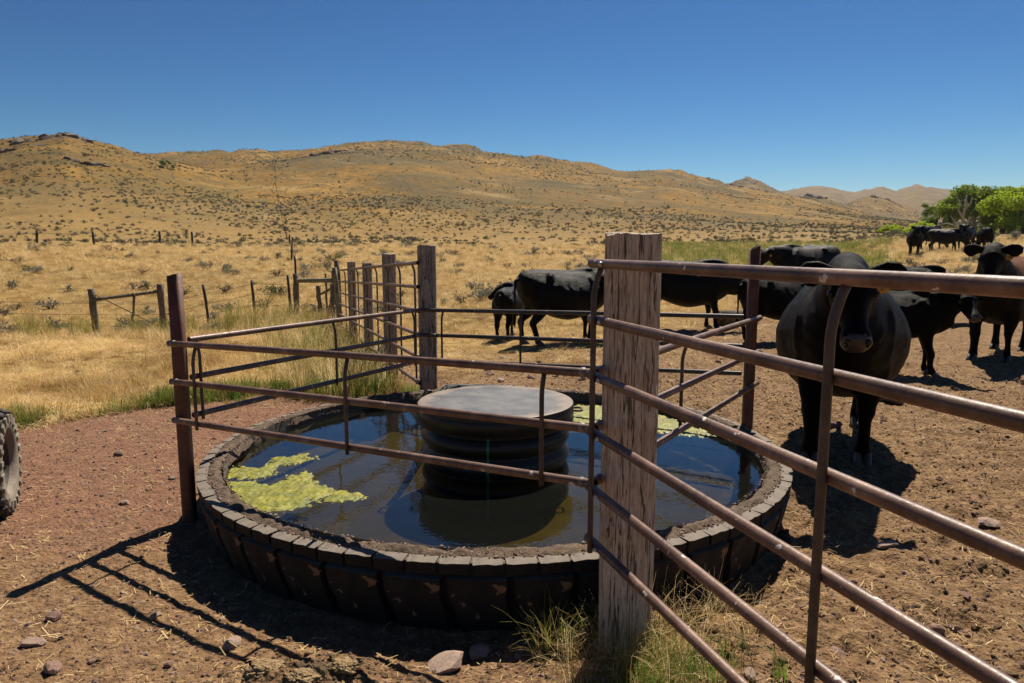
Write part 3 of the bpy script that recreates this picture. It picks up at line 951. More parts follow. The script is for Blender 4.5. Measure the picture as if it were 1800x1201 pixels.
def pipe_post(x, y, top, r, label, seed, slant=0.01):
    z0 = gz(x, y) - 0.1
    o = thing('steel_post', (x, y, z0), label, 'fence post')
    n = 20
    V = []
    zs = [0, (top - z0) * 0.33, (top - z0) * 0.66, top - z0]
    for zi, z in enumerate(zs):
        for k in range(n):
            a = 2 * math.pi * k / n
            ex = 3.4
            kk = (abs(math.cos(a)) ** ex + abs(math.sin(a)) ** ex) ** (-1 / ex)
            xx, yy = r * kk * math.cos(a), r * kk * math.sin(a)
            V.append((xx, yy, z + (slant * xx / r if zi == 3 else 0)))
    F = [(i * n + k, i * n + (k + 1) % n, (i + 1) * n + (k + 1) % n, (i + 1) * n + k) for i in range(3) for k in range(n)]
    # hollow top: rim and inside wall
    b0 = 3 * n
    o1 = len(V)
    V += [(v[0] * 0.86, v[1] * 0.86, v[2]) for v in V[b0:b0 + n]]
    o2 = len(V)
    V += [(v[0] * 0.86, v[1] * 0.86, v[2] - 0.25) for v in V[b0:b0 + n]]
    F += [(b0 + k, b0 + (k + 1) % n, o1 + (k + 1) % n, o1 + k) for k in range(n)]
    F += [(o1 + k, o1 + (k + 1) % n, o2 + (k + 1) % n, o2 + k) for k in range(n)]
    F.append(tuple(o2 + k for k in range(n)))
    link('pipe', new_mesh('pipe', V, F, True, [M['rustpost']]), o)
    return o
pipe_post(-1.928, 4.075, 1.432, 0.037, 'red rusted steel post at the left edge of the tank beside the algae', 5)
pipe_post(1.735, 5.12, 1.582, 0.037, 'red rusted steel post behind the right edge of the tank near the standing cows', 6, 0.02)

# ------------------------------------------------------------------ pipe panels
def lerp(a, b, t):
    return tuple(a[i] + (b[i] - a[i]) * t for i in range(3))
def pipe_run(a, b, r, wob=0.0, seed=0, n=9):
    pts = []
    for i in range(n):
        t = i / (n - 1)
        p = lerp(a, b, t)
        pts.append((p[0], p[1], p[2] + wob * math.sin(t * 3.1 + seed) - wob * math.sin(seed) * (1 - t) - wob * math.sin(3.1 + seed) * t))
    return pts
def panel(name, label, cat, rails, stays, r=0.0175, rs=0.0095, side=(0, 0), m=None, ms=None, bend=1, bolts=(), collars=(), group=None, below=0.03, rib=0.10):
    """rails: list of (start, end); stays: list of shares along the panel; side: unit offset on which the rods are welded"""
    m = m or M['pipe']; ms = ms or M['stay']
    a0 = rails[-1][0]
    t = thing(name, (a0[0], a0[1], gz(a0[0], a0[1])), label, cat, group)
    for i, (a, b) in enumerate(rails):
        mb = MB()
        mb.tube(pipe_run(a, b, r, 0.003, i), r, 16, caps=False)
        d = (Vector(b) - Vector(a)).normalized()
        for e, sgn in ((a, 1), (b, -1)):      # open pipe ends with a dark bore
            E_ = Vector(e)
            V, F = sweep([E_, E_ + d * sgn * 0.0001, E_ + d * sgn * 0.06], [r, r * 0.82, r * 0.82], 16, False)
            mb.add(V, [tuple(reversed(f)) if sgn < 0 else f for f in F], 0)
            V, F = sweep([E_ + d * sgn * 0.05, E_ + d * sgn * 0.052], [r * 0.85, r * 0.85], 16, True)
            mb.add(V, F, 1)
        for (ri, tt) in collars:
            if ri == i:
                p = lerp(a, b, tt)
                V, F = sweep([Vector(p) - d * 0.010, Vector(p) - d * 0.006, Vector(p) + d * 0.006, Vector(p) + d * 0.010], [r, r + 0.0025, r + 0.003, r], 16, False)
                mb.add(V, F, 2)
        mb.build('rail', [m, M['stay'], M['weld']], t)
    n = len(rails)
    for s in stays:
        mb = MB()
        off = r + rs * 0.6
        P = [lerp(a, b, s) for a, b in rails]
        top, bot = P[0], P[-1]
        ox, oy = side[0] * off, side[1] * off
        pts = [(top[0], top[1], top[2] - r * 0.4)]
        for q in (0.25, 0.5, 0.75, 1.0):
            f = math.sin(q * math.pi / 2)
            pts.append((top[0] + ox * f * bend, top[1] + oy * f * bend, top[2] - r * 0.5 - rib * q))
        pts.append((bot[0] + ox * bend, bot[1] + oy * bend, bot[2] + 0.05))
        pts.append((bot[0] + ox * bend, bot[1] + oy * bend, bot[2] - below))
        mb.tube(pts, rs, 10)
        mb.build('stay', ms, t)
    for (ri, tt, dd) in bolts:
        a, b = rails[ri]
        p = lerp(a, b, tt)
        mb = MB()
        q = (p[0] + dd[0] * r, p[1] + dd[1] * r, p[2] + dd[2] * r)
        mb.tube([q, (q[0] + dd[0] * 0.006, q[1] + dd[1] * 0.006, q[2] + dd[2] * 0.006), (q[0] + dd[0] * 0.010, q[1] + dd[1] * 0.010, q[2] + dd[2] * 0.010)], [0.010, 0.009, 0.004], 8)
        mb.build('bolt', M['bolt'], t)
    return t

GD = Vector((0.525, -1.65, 0)).normalized()
def gpt(s, z): return (0.290 + GD.x * s, 2.603 + GD.y * s, z)
GN = (-0.958, -0.285)
panel('pipe_gate', 'six rail rusty steel pipe gate coming towards the viewer from the thick wooden post', 'gate',
      [(gpt(0, z), gpt(3.9, z)) for z in (1.533, 1.330, 1.122, 0.908, 0.693, 0.489)], [0.0],
      side=GN, bolts=[(i, 0.030, (-0.948, -0.319, 0.0)) for i in range(6)], collars=[(2, 0.012), (3, 0.012), (4, 0.012)], r=0.0170, rs=0.0100)
gate = [o for o in C.objects if o.name.startswith('pipe_gate')][0]
for ch in [c for c in gate.children if c.name.startswith('stay')]:
    bpy.data.objects.remove(ch)
for s, bend_dir in ((0.080, 1), (1.235, 1), (2.5, 1)):
    mb = MB()
    off = 0.0170 + 0.008
    T0 = gpt(s, 1.533)
    ox, oy = GN[0] * off, GN[1] * off
    fx, fy = GD.x * 0.006, GD.y * 0.006
    pts = [(T0[0] + fx, T0[1] + fy, 1.520)]
    for q in (0.2, 0.4, 0.6, 0.8, 1.0):
        f = math.sin(q * math.pi / 2)
        pts.append((T0[0] + fx * (1 - f) + ox * f, T0[1] + fy * (1 - f) + oy * f, 1.522 - 0.115 * q))
    pts += [(T0[0] + ox, T0[1] + oy, 0.95), (T0[0] + ox, T0[1] + oy, 0.489), (T0[0] + ox, T0[1] + oy, 0.465)]
    mb.tube(pts, 0.0105, 12)
    mb.build('stay', M['stay'], gate)

A = [(-1.955, 4.015, z) for z in (1.043, 0.822, 0.595)]
K = [(0.303, 2.628, z) for z in (1.122, 0.908, 0.693)]
panel('pipe_fence', 'three rail pipe panel across the near side of the tank from red to wooden post', 'fence panel',
      list(zip(A, K)), [0.092, 0.525, 0.922], side=(-0.48, -0.877), collars=[(0, 0.985), (1, 0.985), (2, 0.985), (0, 0.015), (1, 0.015), (2, 0.015)])
A2 = [(-1.890, 4.125, z) for z in (1.050, 0.827, 0.598)]
B2 = [(-0.835, 6.62, z) for z in (1.000, 0.765, 0.525)]
panel('pipe_fence', 'three rail steel pipe panel on the left of the tank beside the dry grass', 'fence panel',
      list(zip(A2, B2)), [0.018, 0.50, 0.93], side=(0.92, -0.39), m=M['pipe'])
B3 = [(-0.825, 6.63, z) for z in (0.995, 0.760, 0.520)]
C3 = [(1.700, 5.19, z) for z in (1.078, 0.860, 0.655)]
panel('pipe_fence', 'dark three rail steel pipe panel on the far side of the tank before the cattle', 'fence panel',
      list(zip(B3, C3)), [0.075, 0.36, 0.755], side=(-0.49, -0.87), m=M['darkpipe'], below=0.04)
K4 = [(0.314, 2.640, z) for z in (1.122, 0.908, 0.693)]
C4 = [(1.775, 5.06, z) for z in (1.085, 0.840, 0.610)]
panel('pipe_fence', 'three rail steel pipe panel on the right of the tank behind the thick wooden post', 'fence panel',
      list(zip(K4, C4)), [0.40, 0.93], side=(-0.85, 0.53), collars=[(0, 0.02), (1, 0.02), (2, 0.02)])
B5 = [(-0.870, 6.61, z) for z in (1.435, 1.213, 0.985, 0.765, 0.545, 0.300)]
L5 = [(-3.52, 14.45, z) for z in (1.085, 0.865, 0.640, 0.415, 0.200, -0.03)]
panel('pipe_fence', 'long six rail pipe fence panel running away from the tank along grey wooden posts', 'fence panel',
      list(zip(B5, L5)), [0.035, 0.135, 0.235, 0.35, 0.475, 0.61, 0.69, 0.86, 0.985], side=(0.947, 0.32), m=M['pipe'], below=0.05, r=0.018, rs=0.0105)

# ------------------------------------------------------------------ field fences
def stick(mb, p, q, r, m=0, seg=8, wob=0.01):
    n = 6
    pts = [(p[0] + (q[0] - p[0]) * i / n + random.uniform(-wob, wob), p[1] + (q[1] - p[1]) * i / n + random.uniform(-wob, wob), p[2] + (q[2] - p[2]) * i / n) for i in range(n + 1)]
    mb.tube(pts, [r * random.uniform(0.88, 1.1) for _ in pts], seg, m)
def post_part(parent, x, y, h, r, m, lean=(0, 0), name='fence_post', z0=None):
    mb = MB()
    z = gz(x, y) if z0 is None else z0
    stick(mb, (x - lean[0] * 0.2, y, z - 0.2), (x + lean[0], y + lean[1], z + h), r, 0, 9, r * 0.12)
    return mb.build(name, m, parent)
def wire_part(parent, pts, r=0.0035, sag=0.02):
    P = []
    for a, b in zip(pts[:-1], pts[1:]):
        for i in range(5):
            t = i / 5
            p = lerp(a, b, t)
            P.append((p[0], p[1], p[2] - sag * 4 * t * (1 - t)))
    P.append(pts[-1])
    mb = MB(); mb.tube(P, r, 4)
    return mb.build('wire', M['wire'], parent)

fg = thing('wire_fence', (-10.0, 17.0, gz(-10, 17)), 'old wire fence with a wooden brace and thin dark posts across the dry field', 'fence')
zA = gz(-10.0, 17.0); zB = gz(-8.86, 18.0)
post_part(fg, -10.0, 17.0, 0.555 - zA, 0.085, M['oldwood'], (-0.06, 0))
post_part(fg, -8.87, 18.0, 0.62 - zB, 0.085, M['oldwood'], (-0.02, 0))
mb = MB(); stick(mb, (-9.98, 17.0, 0.30), (-8.88, 18.0, 0.44), 0.04); mb.build('brace_rail', M['oldwood'], fg)
mb = MB(); stick(mb, (-9.40, 17.55, -0.30), (-9.33, 17.55, 0.42), 0.03, wob=0.02); mb.build('brace_stick', M['oldwood'], fg)
mb = MB(); stick(mb, (-9.98, 17.0, 0.42), (-8.9, 18.0, -0.5), 0.012); mb.build('brace_wire', M['oldwood'], fg)
thin = [(-7.75, 18.1), (-6.62, 18.25), (-5.72, 18.35)]
tops = [(0.60, -0.10), (0.70, -0.05), (0.83, -0.05)]
for (x, y), (tp, ln) in zip(thin, tops):
    post_part(fg, x, y, tp - gz(x, y), 0.035, M['steelpost'], (ln, 0))
for (x, y, dx) in ((-12.4, 16.2, 0.03), (-14.8, 15.4, -0.04)):
    post_part(fg, x, y, 0.9, 0.04, M['steelpost'], (dx, 0))
for hz in (0.28, 0.55, 0.82):
    P = []
    for x, y in [(-17.5, 14.6), (-14.8, 15.4), (-12.4, 16.2), (-10.0, 17.0), (-8.87, 18.0)] + thin + [(-5.45, 18.05)]:
        P.append((x, y, gz(x, y) + hz))
    wire_part(fg, P, 0.005)

hb = thing('corner_brace', (-5.46, 18.0, gz(-5.46, 18)), 'wooden corner brace with a pale round rail and leaning poles by the pipe fence', 'fence brace')
zc = gz(-5.46, 18.0)
post_part(hb, -5.46, 18.0, 0.88 - zc, 0.075, M['oldwood'])
post_part(hb, -3.86, 15.9, 1.26 - gz(-3.86, 15.9), 0.06, M['oldwood'], (-0.05, 0.0))
post_part(hb, -3.68, 15.2, 1.12 - gz(-3.68, 15.2), 0.055, M['rail_wood'], (-0.10, 0))
post_part(hb, -4.10, 16.3, 1.02 - gz(-4.1, 16.3), 0.06, M['oldwood'], (0.04, 0))
mb = MB(); stick(mb, (-5.44, 18.0, 0.70), (-4.05, 16.25, 0.80), 0.055); mb.build('brace_rail', M['rail_wood'], hb)
for (x0, y0, x1, y1, z1, rr_) in ((-4.75, 17.6, -4.8, 17.6, 0.60, 0.06), (-4.42, 17.4, -4.38, 17.4, 0.64, 0.07), (-4.35, 16.6, -4.05, 16.4, 0.72, 0.035), (-4.95, 19.0, -4.97, 19.0, 0.85, 0.03)):
    mb = MB(); stick(mb, (x0, y0, gz(x0, y0) - 0.1), (x1, y1, z1), rr_); mb.build('pole', M['oldwood'], hb)
mb = MB(); stick(mb, (-4.8, 17.6, 0.35), (-4.1, 16.7, 0.66), 0.03); mb.build('pole', M['oldwood'], hb)
mb = MB()
for k in range(5):
    a = random.uniform(0, 6.28)
    c = (-3.78, 15.5, 0.75 - 0.22 * k)
    mb.tube([(c[0] + 0.13 * math.cos(a + q * 0.9), c[1] + 0.13 * math.sin(a + q * 0.9) * 0.8, c[2] + 0.05 * math.sin(a * 2 + q * 1.7)) for q in range(8)], 0.005, 4)
mb.build('wire', M['wire'], hb)

# fence climbing the hill
hf = thing('hill_fence', (-5.9, 20.5, gz(-5.9, 20.5)), 'wire fence line of dark posts climbing straight up the golden hill', 'fence')
pts = []
s = 0.0
S0 = np.array([-8.6, 28.5]); S1 = np.array([math.tan(-0.3170) * 432, 432.0])
S1 = np.array([432 * math.sin(-0.3157), 432 * math.cos(-0.3157)])
L = np.linalg.norm(S1 - S0)
d0 = (S1 - S0) / L
hp = []
while s < L - 12:
    p = S0 + d0 * s + np.array([math.sin(s * .03) * .3, 0])
    hp.append((p[0] + random.uniform(-.1, .1), p[1]))
    s += 9.0 if s < 70 else 7.0
proto = [bpy.data.meshes.new('x') for _ in range(0)]
mb0 = MB(); stick(mb0, (0, 0, -0.2), (0.03, 0, 0.95), 0.045, 0, 7, 0.008)
hill_post = mb0.mesh('fence_post', [M['steelpost']])
for k_, (x, y) in enumerate(hp):
    if random.random() < .12 and k_ > 3: continue
    o = link('fence_post', hill_post, hf, (x - hf.location.x, y - hf.location.y, gz(x, y) - hf.location.z))
    o.rotation_euler = (random.uniform(-.06, .06), random.uniform(-.1, .1), random.uniform(0, 6))
    sc_ = random.uniform(0.8, 1.15); o.scale = (sc_, sc_, random.uniform(0.75, 1.1))
for hz in (0.75,):
    wire_part(hf, [(x, y, gz(x, y) + hz) for x, y in hp[:22]], 0.003)

# a low far row of posts across the slope
rf = thing('far_fence', (-38.5, 58, gz(-38.5, 58)), 'row of short dark fence posts far off across the lower slope', 'fence')
row = []
for px_az, rr_ in ((-33.5, 62), (-30.2, 61), (-26.1, 61), (-24.0, 60)):
    a = R(px_az)
    row.append((rr_ * math.sin(a), rr_ * math.cos(a)))
for x, y in row:
    post_part(rf, x, y, 1.0, 0.085, M['steelpost'], (random.uniform(-.1, .1), 0))
wire_part(rf, [(x, y, gz(x, y) + 0.8) for x, y in row], 0.008)

# ------------------------------------------------------------------ cattle
def hide_material(name, c_dark, c_mid, brown=None, spec=0.22, r0=0.42):
    m, nt, b = mat(name)
    v = coords(nt, 'Object', (1.2, 2.2, 2.2))
    vf = coords(nt, 'Object', (18, 55, 55))
    n1 = noise(nt, v, 2.2, 4, 0.6)
    n2 = noise(nt, vf, 3.0, 4, 0.65)
    n5 = noise(nt, coords(nt, 'Object', (1, 1.5, 1.5)), 9.0, 5, 0.7, 0.5)
    col = ramp(nt, n1, [(0.35, c_dark), (0.7, c_mid)])
    if brown is not None:
        p = nt.nodes.new('ShaderNodeSeparateXYZ')
        nt.links.new(coords(nt), p.inputs[0])
        up = ramp(nt, math_(nt, 'ADD', math_(nt, 'ADD', p.outputs['Z'], math_(nt, 'MULTIPLY', p.outputs['X'], -0.25)), math_(nt, 'MULTIPLY', n1, 0.5)), [(0.0, 0.0), (1.0, 1.0)])
        mm = nt.nodes.new('ShaderNodeMapRange')
        mm.inputs['From Min'].default_value = 0.95; mm.inputs['From Max'].default_value = 1.45
        nt.links.new(math_(nt, 'ADD', math_(nt, 'ADD', p.outputs['Z'], math_(nt, 'MULTIPLY', p.outputs['X'], -0.30)), math_(nt, 'MULTIPLY', n1, 0.5)), mm.inputs['Value'])
        back = nt.nodes.new('ShaderNodeMapRange')
        back.inputs['From Min'].default_value = 0.62; back.inputs['From Max'].default_value = 0.40
        nt.links.new(p.outputs['X'], back.inputs['Value'])
        col = mix(nt, math_(nt, 'MULTIPLY', mm.outputs[0], back.outputs[0]), col, mix(nt, n2, brown, [c * 1.8 for c in brown]))
    col = mix(nt, math_(nt, 'MULTIPLY', n2, 0.35), col, c_dark)
    nt.links.new(col, b.inputs['Base Color'])
    nt.links.new(ramp(nt, mix(nt, 0.6, n2, n5), [(0.35, r0 - 0.06), (0.65, r0 + 0.24)]), b.inputs['Roughness'])
    b.inputs['Specular IOR Level'].default_value = spec
    b.inputs['Sheen Weight'].default_value = 0.0
    b.inputs['Sheen Roughness'].default_value = 0.4
    nt.links.new(bump(nt, mix(nt, 0.4, n2, n5), 0.9, 0.016), b.inputs['Normal'])
    return m
M['hide'] = hide_material('black_hide', (0.0026, 0.0022, 0.0022), (0.0060, 0.0048, 0.0044), None, 0.13, 0.38)
M['hide_brown'] = hide_material('brownish_black_hide', (0.004, 0.003, 0.0026), (0.010, 0.0065, 0.005), (0.13, 0.050, 0.018), 0.08, 0.5)
M['hide_dull'] = hide_material('rusty_black_hide', (0.0020, 0.0015, 0.0013), (0.0055, 0.0034, 0.0024), None, 0.055, 0.40)
M['muzzle'] = plain('muzzle_skin', (0.018, 0.014, 0.013), (0.050, 0.038, 0.034), 25, 0.30, 0.5, 0.004)
M['eye'] = plain('dark_eye', (0.004, 0.003, 0.003), (0.008, 0.006, 0.005), 5, 0.08, 0.0)
M['hoof'] = plain('grey_hoof', (0.05, 0.042, 0.034), (0.13, 0.112, 0.092), 14, 0.6)
M['tag'] = plain('yellow_ear_tag', (0.62, 0.30, 0.015), (0.72, 0.38, 0.02), 10, 0.5, 0.05)
M['ink'] = plain('black_ink', (0.01, 0.01, 0.01), (0.015, 0.015, 0.015), 5, 0.6)

def super_ring(x, zc, hh, hw, n=20, yo=0.0, top=0.8):
    P = []
    for k in range(n):
        a = 2 * math.pi * k / n
        cy, cz = math.cos(a), math.sin(a)
        e = 0.86
        yy = hw * math.copysign(abs(cy) ** e, cy)
        z_ = hh * math.copysign(abs(cz) ** e, cz)
        if cz > 0: yy *= (1 - (1 - top) * cz)
        P.append((x, yo + yy, zc + z_))
    return P
def loft(rings):
    n = len(rings[0])
    V = [p for r in rings for p in r]
    F = []
    for i in range(len(rings) - 1):
        for k in range(n):
            k2 = (k + 1) % n
            F.append((i * n + k, i * n + k2, (i + 1) * n + k2, (i + 1) * n + k))
    F.append(tuple(range(n - 1, -1, -1)))
    F.append(tuple((len(rings) - 1) * n + k for k in range(n)))
    return V, F

def spl(P, R_, sub=4):
    P = [np.array(p, float) for p in P]
    R_ = [np.array(r if isinstance(r, (tuple, list)) else (r, r), float) for r in R_]
    def cr(L):
        out = []
        for i in range(len(L) - 1):
            a, b, c, d = L[max(i - 1, 0)], L[i], L[i + 1], L[min(i + 2, len(L) - 1)]
            for k in range(sub):
                t = k / sub
                out.append(0.5 * (2 * b + (c - a) * t + (2 * a - 5 * b + 4 * c - d) * t * t + (3 * b - a - 3 * c + d) * t ** 3))
        out.append(L[-1])
        return out
    return [tuple(p) for p in cr(P)], [tuple(np.maximum(r, .003)) for r in cr(R_)]

def cow_meshes(key, neck, hpos, hyaw, hpitch, belly=1.0, leg=(0, 0, 0, 0), slim=1.0, depth=1.0, voxel=0.020, spread=1.0, legk=1.0):
    """meshes of one animal, facing +X, back about 1.33 m high. neck: path; hpos: poll; hyaw, hpitch: head direction in degrees"""
    mb = MB()
    def T(p, r, seg=12):
        mb.tube(*spl(p, r), seg)
    secs = [(-0.89, 1.12, .10, .09, .9), (-0.85, 1.08, .22, .19, .85), (-0.74, 1.03, .315, .27, .8), (-0.58, 0.99, .362, .305, .72), (-0.40, 0.96, .385, .325, .66),
            (-0.20, 0.92, .41, .365, .62), (0.0, 0.89, .43, .395, .6), (0.20, 0.89, .43, .385, .58), (0.38, 0.91, .42, .345, .55), (0.55, 0.94, .40, .30, .5),
            (0.68, 0.955, .36, .255, .5), (0.79, 0.96, .28, .20, .6), (0.88, 0.95, .15, .11, .8)]
    q0, q1 = spl([(a[0], a[1], a[4]) for a in secs], [(a[2], a[3]) for a in secs], 5)
    rings = []
    for (x, zc, tp), (hh, hw) in zip(q0, q1):
        mid = math.exp(-((x + 0.05) / 0.42) ** 2)
        bw = hw * (1 + (belly - 1) * (0.25 + 0.75 * mid)) * slim
        h2 = hh * (1 + (belly - 1) * 0.22 * mid) * (1 + (depth - 1) * min(1, max(0, (x + .9) / .3)))
        z2 = zc - (h2 - hh) * 0.9
        rings.append(super_ring(x, z2, h2, bw, 32, 0, tp))
    mb.add(*loft(rings))
    # spine, hook and pin bones, shoulder
    T([(-0.86, 0, 1.20), (-0.6, 0, 1.315), (-0.3, 0, 1.315), (0.1, 0, 1.295), (0.42, 0, 1.33), (0.62, 0, 1.315), (0.80, 0, 1.23)], [.05, .055, .05, .05, .065, .07, .07])
    for s in (-1, 1):
        w = slim
        T([(-0.34, s * .14 * w, 1.265), (-0.37, s * .21 * w, 1.235), (-0.38, s * .25 * w, 1.17)], [.06, .06, .05])
        T([(-0.78, s * .09 * w, 1.20), (-0.87, s * .12 * w, 1.16)], [.06, .05])
        T([(0.42, s * .13 * w, 1.22), (0.50, s * .19 * w, 1.05), (0.56, s * .20 * w, 0.86), (0.53, s * .17 * w, 0.70)], [.07, .11, .13, .11])
        T([(-0.66, s * .14 * w, 1.10), (-0.62, s * .17 * w, 0.90), (-0.53, s * .18 * w, 0.72)], [.14, .17, .13])
    feet = []
    K_ = legk
    for i, s in enumerate((1, -1)):
        dx = leg[i]
        y = s * 0.175 * slim * spread
        T([(0.50, y * 1.05, 0.86), (0.49 + dx * .2, y * 1.1, 0.66), (0.50 + dx * .4, y * 1.06, 0.50), (0.515 + dx * .6, y, 0.40), (0.525 + dx * .65, y, 0.355), (0.515 + dx * .72, y, 0.30), (0.505 + dx * .85, y, 0.17), (0.515 + dx, y, 0.095), (0.54 + dx, y, 0.045)],
          [(.13 * K_, .13 * K_), (.112 * K_, .115 * K_), (.078 * K_, .085 * K_), (.062 * K_, .066 * K_), (.064 * K_, .067 * K_), (.052 * K_, .052 * K_), (.047 * K_, .047 * K_), (.057 * K_, .057 * K_), (.057 * K_, .058 * K_)])
        feet.append((0.555 + dx, y))
    for i, s in enumerate((1, -1)):
        dx = leg[2 + i]
        y = s * 0.18 * slim
        T([(-0.62, y * 1.0, 0.90), (-0.54 + dx * .1, y * 1.1, 0.70), (-0.61 + dx * .3, y * 1.08, 0.56), (-0.71 + dx * .5, y, 0.455), (-0.745 + dx * .55, y, 0.41), (-0.725 + dx * .65, y, 0.34), (-0.695 + dx * .85, y, 0.18), (-0.685 + dx, y, 0.095), (-0.66 + dx, y, 0.045)],
          [(.15 * K_, .18 * K_), (.125 * K_, .155 * K_), (.085 * K_, .11 * K_), (.058 * K_, .075 * K_), (.058 * K_, .07 * K_), (.052 * K_, .055 * K_), (.049 * K_, .050 * K_), (.058 * K_, .058 * K_), (.058 * K_, .058 * K_)])
        feet.append((-0.645 + dx, y))
    # neck and head
    hp = Vector(hpos)
    rot = Matrix.Rotation(R(hyaw), 3, 'Z') @ Matrix.Rotation(R(hpitch), 3, 'Y')
    nk = [Vector(p) for p in neck]
    back = hp + rot @ Vector((0.06, 0, -0.06))
    T(nk[:3] + [back], [(.21 * slim, .30), (.175 * slim, .245), (.145 * slim, .20), (.115 * slim, .15)], 18)
    T([nk[0] + Vector((0.02, 0, -0.20)), nk[1] + Vector((0, 0, -0.18)), nk[2] + Vector((0, 0, -0.13))], [(.11, .12), (.07, .10), (.05, .07)])
    hs = [(-.045, .035, .05, .045), (-.02, .022, .085, .085), (0.03, .005, .115, .118), (.09, -.01, .132, .135), (.15, -.02, .134, .138), (.22, -.035, .108, .128), (.30, -.045, .080, .108), (.37, -.05, .074, .094), (.42, -.05, .086, .088), (.465, -.053, .092, .084), (.50, -.055, .080, .070), (.52, -.055, .045, .042)]
    q0, q1 = spl([(a[0], a[1], 0) for a in hs], [(a[2], a[3]) for a in hs], 3)
    rings = []
    for (x, z, _), (w, h) in zip(q0, q1):
        rings.append([tuple(hp + rot @ Vector(p)) for p in super_ring(x, z, h, w, 22, 0, 0.92)])
    mb.add(*loft(rings))
    for s in (-1, 1):     # brow ridges and cheeks
        mb.add(*loft([[tuple(hp + rot @ (Vector(p))) for p in super_ring(x, 0.045, r_, r_, 10, s * 0.100, 1)] for x, r_ in ((.09, .012), (.12, .034), (.16, .036), (.20, .012))]))
        mb.add(*loft([[tuple(hp + rot @ (Vector(p))) for p in super_ring(x, -0.09, r_, r_ * .6, 10, s * 0.08, 1)] for x, r_ in ((.04, .03), (.12, .065), (.22, .05), (.30, .02))]))
    tmp = link('tmp', mb.mesh('tmp', [M['hide']]))
    md = tmp.modifiers.new('r', 'REMESH'); md.mode = 'VOXEL'; md.voxel_size = voxel
    sm = tmp.modifiers.new('s', 'SMOOTH'); sm.factor = 0.5; sm.iterations = 9
    dg = bpy.context.evaluated_depsgraph_get()
    me = bpy.data.meshes.new_from_object(tmp.evaluated_get(dg))
    bpy.data.objects.remove(tmp)
    V = [tuple(v.co) for v in me.vertices]
    F = [tuple(p.vertices) for p in me.polygons]
    N_ = np.array([tuple(v.normal) for v in me.vertices]); P_ = np.array(V)
    a_ = fbm(P_[:, 0] * 5 + P_[:, 2] * 3.1, P_[:, 1] * 5 + P_[:, 2] * 3.7, 3, 17)
    b_ = fbm(P_[:, 0] * 2.2 - P_[:, 2] * 1.3 + 9, P_[:, 1] * 2.2 + P_[:, 2] * 2.0, 2, 27)
    rib = np.sin(P_[:, 0] * 34 + P_[:, 2] * 7) * np.exp(-((P_[:, 0] - .02) / .26) ** 2) * np.exp(-((P_[:, 2] - .98) / .22) ** 2)
    wr = np.sin((P_[:, 0] * .6 + P_[:, 2]) * 46 + 3 * a_) * np.exp(-((P_[:, 0] - .78) / .14) ** 2) * np.exp(-((P_[:, 2] - 1.0) / .25) ** 2)
    P_ = P_ + N_ * (0.007 * a_ + 0.014 * b_ + 0.0035 * rib + 0.004 * wr)[:, None]
    V = [tuple(p) for p in P_]
    full = MB(); full.add(V, F)
    # ears, tail
    ear_tip = {}
    for s in (-1, 1):
        path = [(.035, s * .085, .05), (.03, s * .13, .055), (.025, s * .18, .05), (.03, s * .235, .035), (.035, s * .275, .015), (.04, s * .29, .0)]
        er = [(.026, .030), (.020, .044), (.014, .068), (.012, .080), (.010, .062), (.005, .020)]
        V, F = sweep([hp + rot @ Vector(p) for p in path], er, 12)
        full.add(V, F)
        ear_tip[s] = hp + rot @ Vector((.06, s * .17, .0))
    full.tube([(-0.87, 0, 1.20), (-0.935, 0, 1.16), (-0.955, 0.0, 1.0), (-0.95, .01, .8), (-0.945, .015, .62)], [.035, .03, .022, .018, .015], 10)
    full.tube([(-0.945, .015, .64), (-0.95, .02, .55), (-0.955, .02, .42), (-0.95, .025, .33)], [.016, .035, .030, .006], 9)
    body = full.mesh('body', [M['hide'], M['muzzle']])
    # nose pad
    c = hp + rot @ Vector((.50, 0, -.045))
    fx = rot @ Vector((1, 0, 0))
    idx = np.zeros(len(body.polygons), np.int32)
    for p in body.polygons:
        q = p.center - hp
        lx = q.dot(fx)
        if lx > 0.468 and (p.center - c).length < 0.11:
            idx[p.index] = 1
    body.polygons.foreach_set('material_index', idx)
    body.update()
    hoof = MB()
    hoofs = []
    for (x, y) in feet:
        h = MB()
        for s in (-1, 1):
            h.add(*loft([[(x + 0.065 * k[1] * math.cos(a) * (1.15 if math.cos(a) > 0 else .8) + k[2], y + s * .031 + .029 * k[1] * math.sin(a), k[0]) for a in np.linspace(0, 2 * math.pi, 11)[:-1]] for k in ((0.0, 1.12, .022), (.02, 1.08, .018), (.055, .88, -.004), (.085, .72, -.018))]))
        hoofs.append(h.mesh('hoof', [M['hoof']]))
    eyes = []
    nost = []
    for s in (-1, 1):
        e = MB()
        cen = hp + rot @ Vector((.165, s * .124, .018))
        for r_, lst in ((.021, e),):
            lst.add(*loft([[tuple(cen + rot @ Vector((r_ * math.cos(t) * 1.15 * math.cos(a), s * r_ * math.sin(t), r_ * math.cos(t) * math.sin(a)))) for a in np.linspace(0, 2 * math.pi, 13)[:-1]] for t in np.linspace(-1.45, 1.45, 8)]))
        eyes.append(e.mesh('eye', [M['eye']]))
        e = MB()
        cen = hp + rot @ Vector((.500, s * .056, -.022))
        e.add(*loft([[tuple(cen + rot @ Vector((.018 * math.sin(t), .022 * math.cos(t) * math.cos(a), .034 * math.cos(t) * math.sin(a)))) for a in np.linspace(0, 2 * math.pi, 11)[:-1]] for t in np.linspace(-1.4, 1.4, 6)]))
        nost.append(e.mesh('nostril', [M['eye']]))
    return dict(body=body, hoofs=hoofs, eyes=eyes, nost=nost, ear=ear_tip, rot=rot)

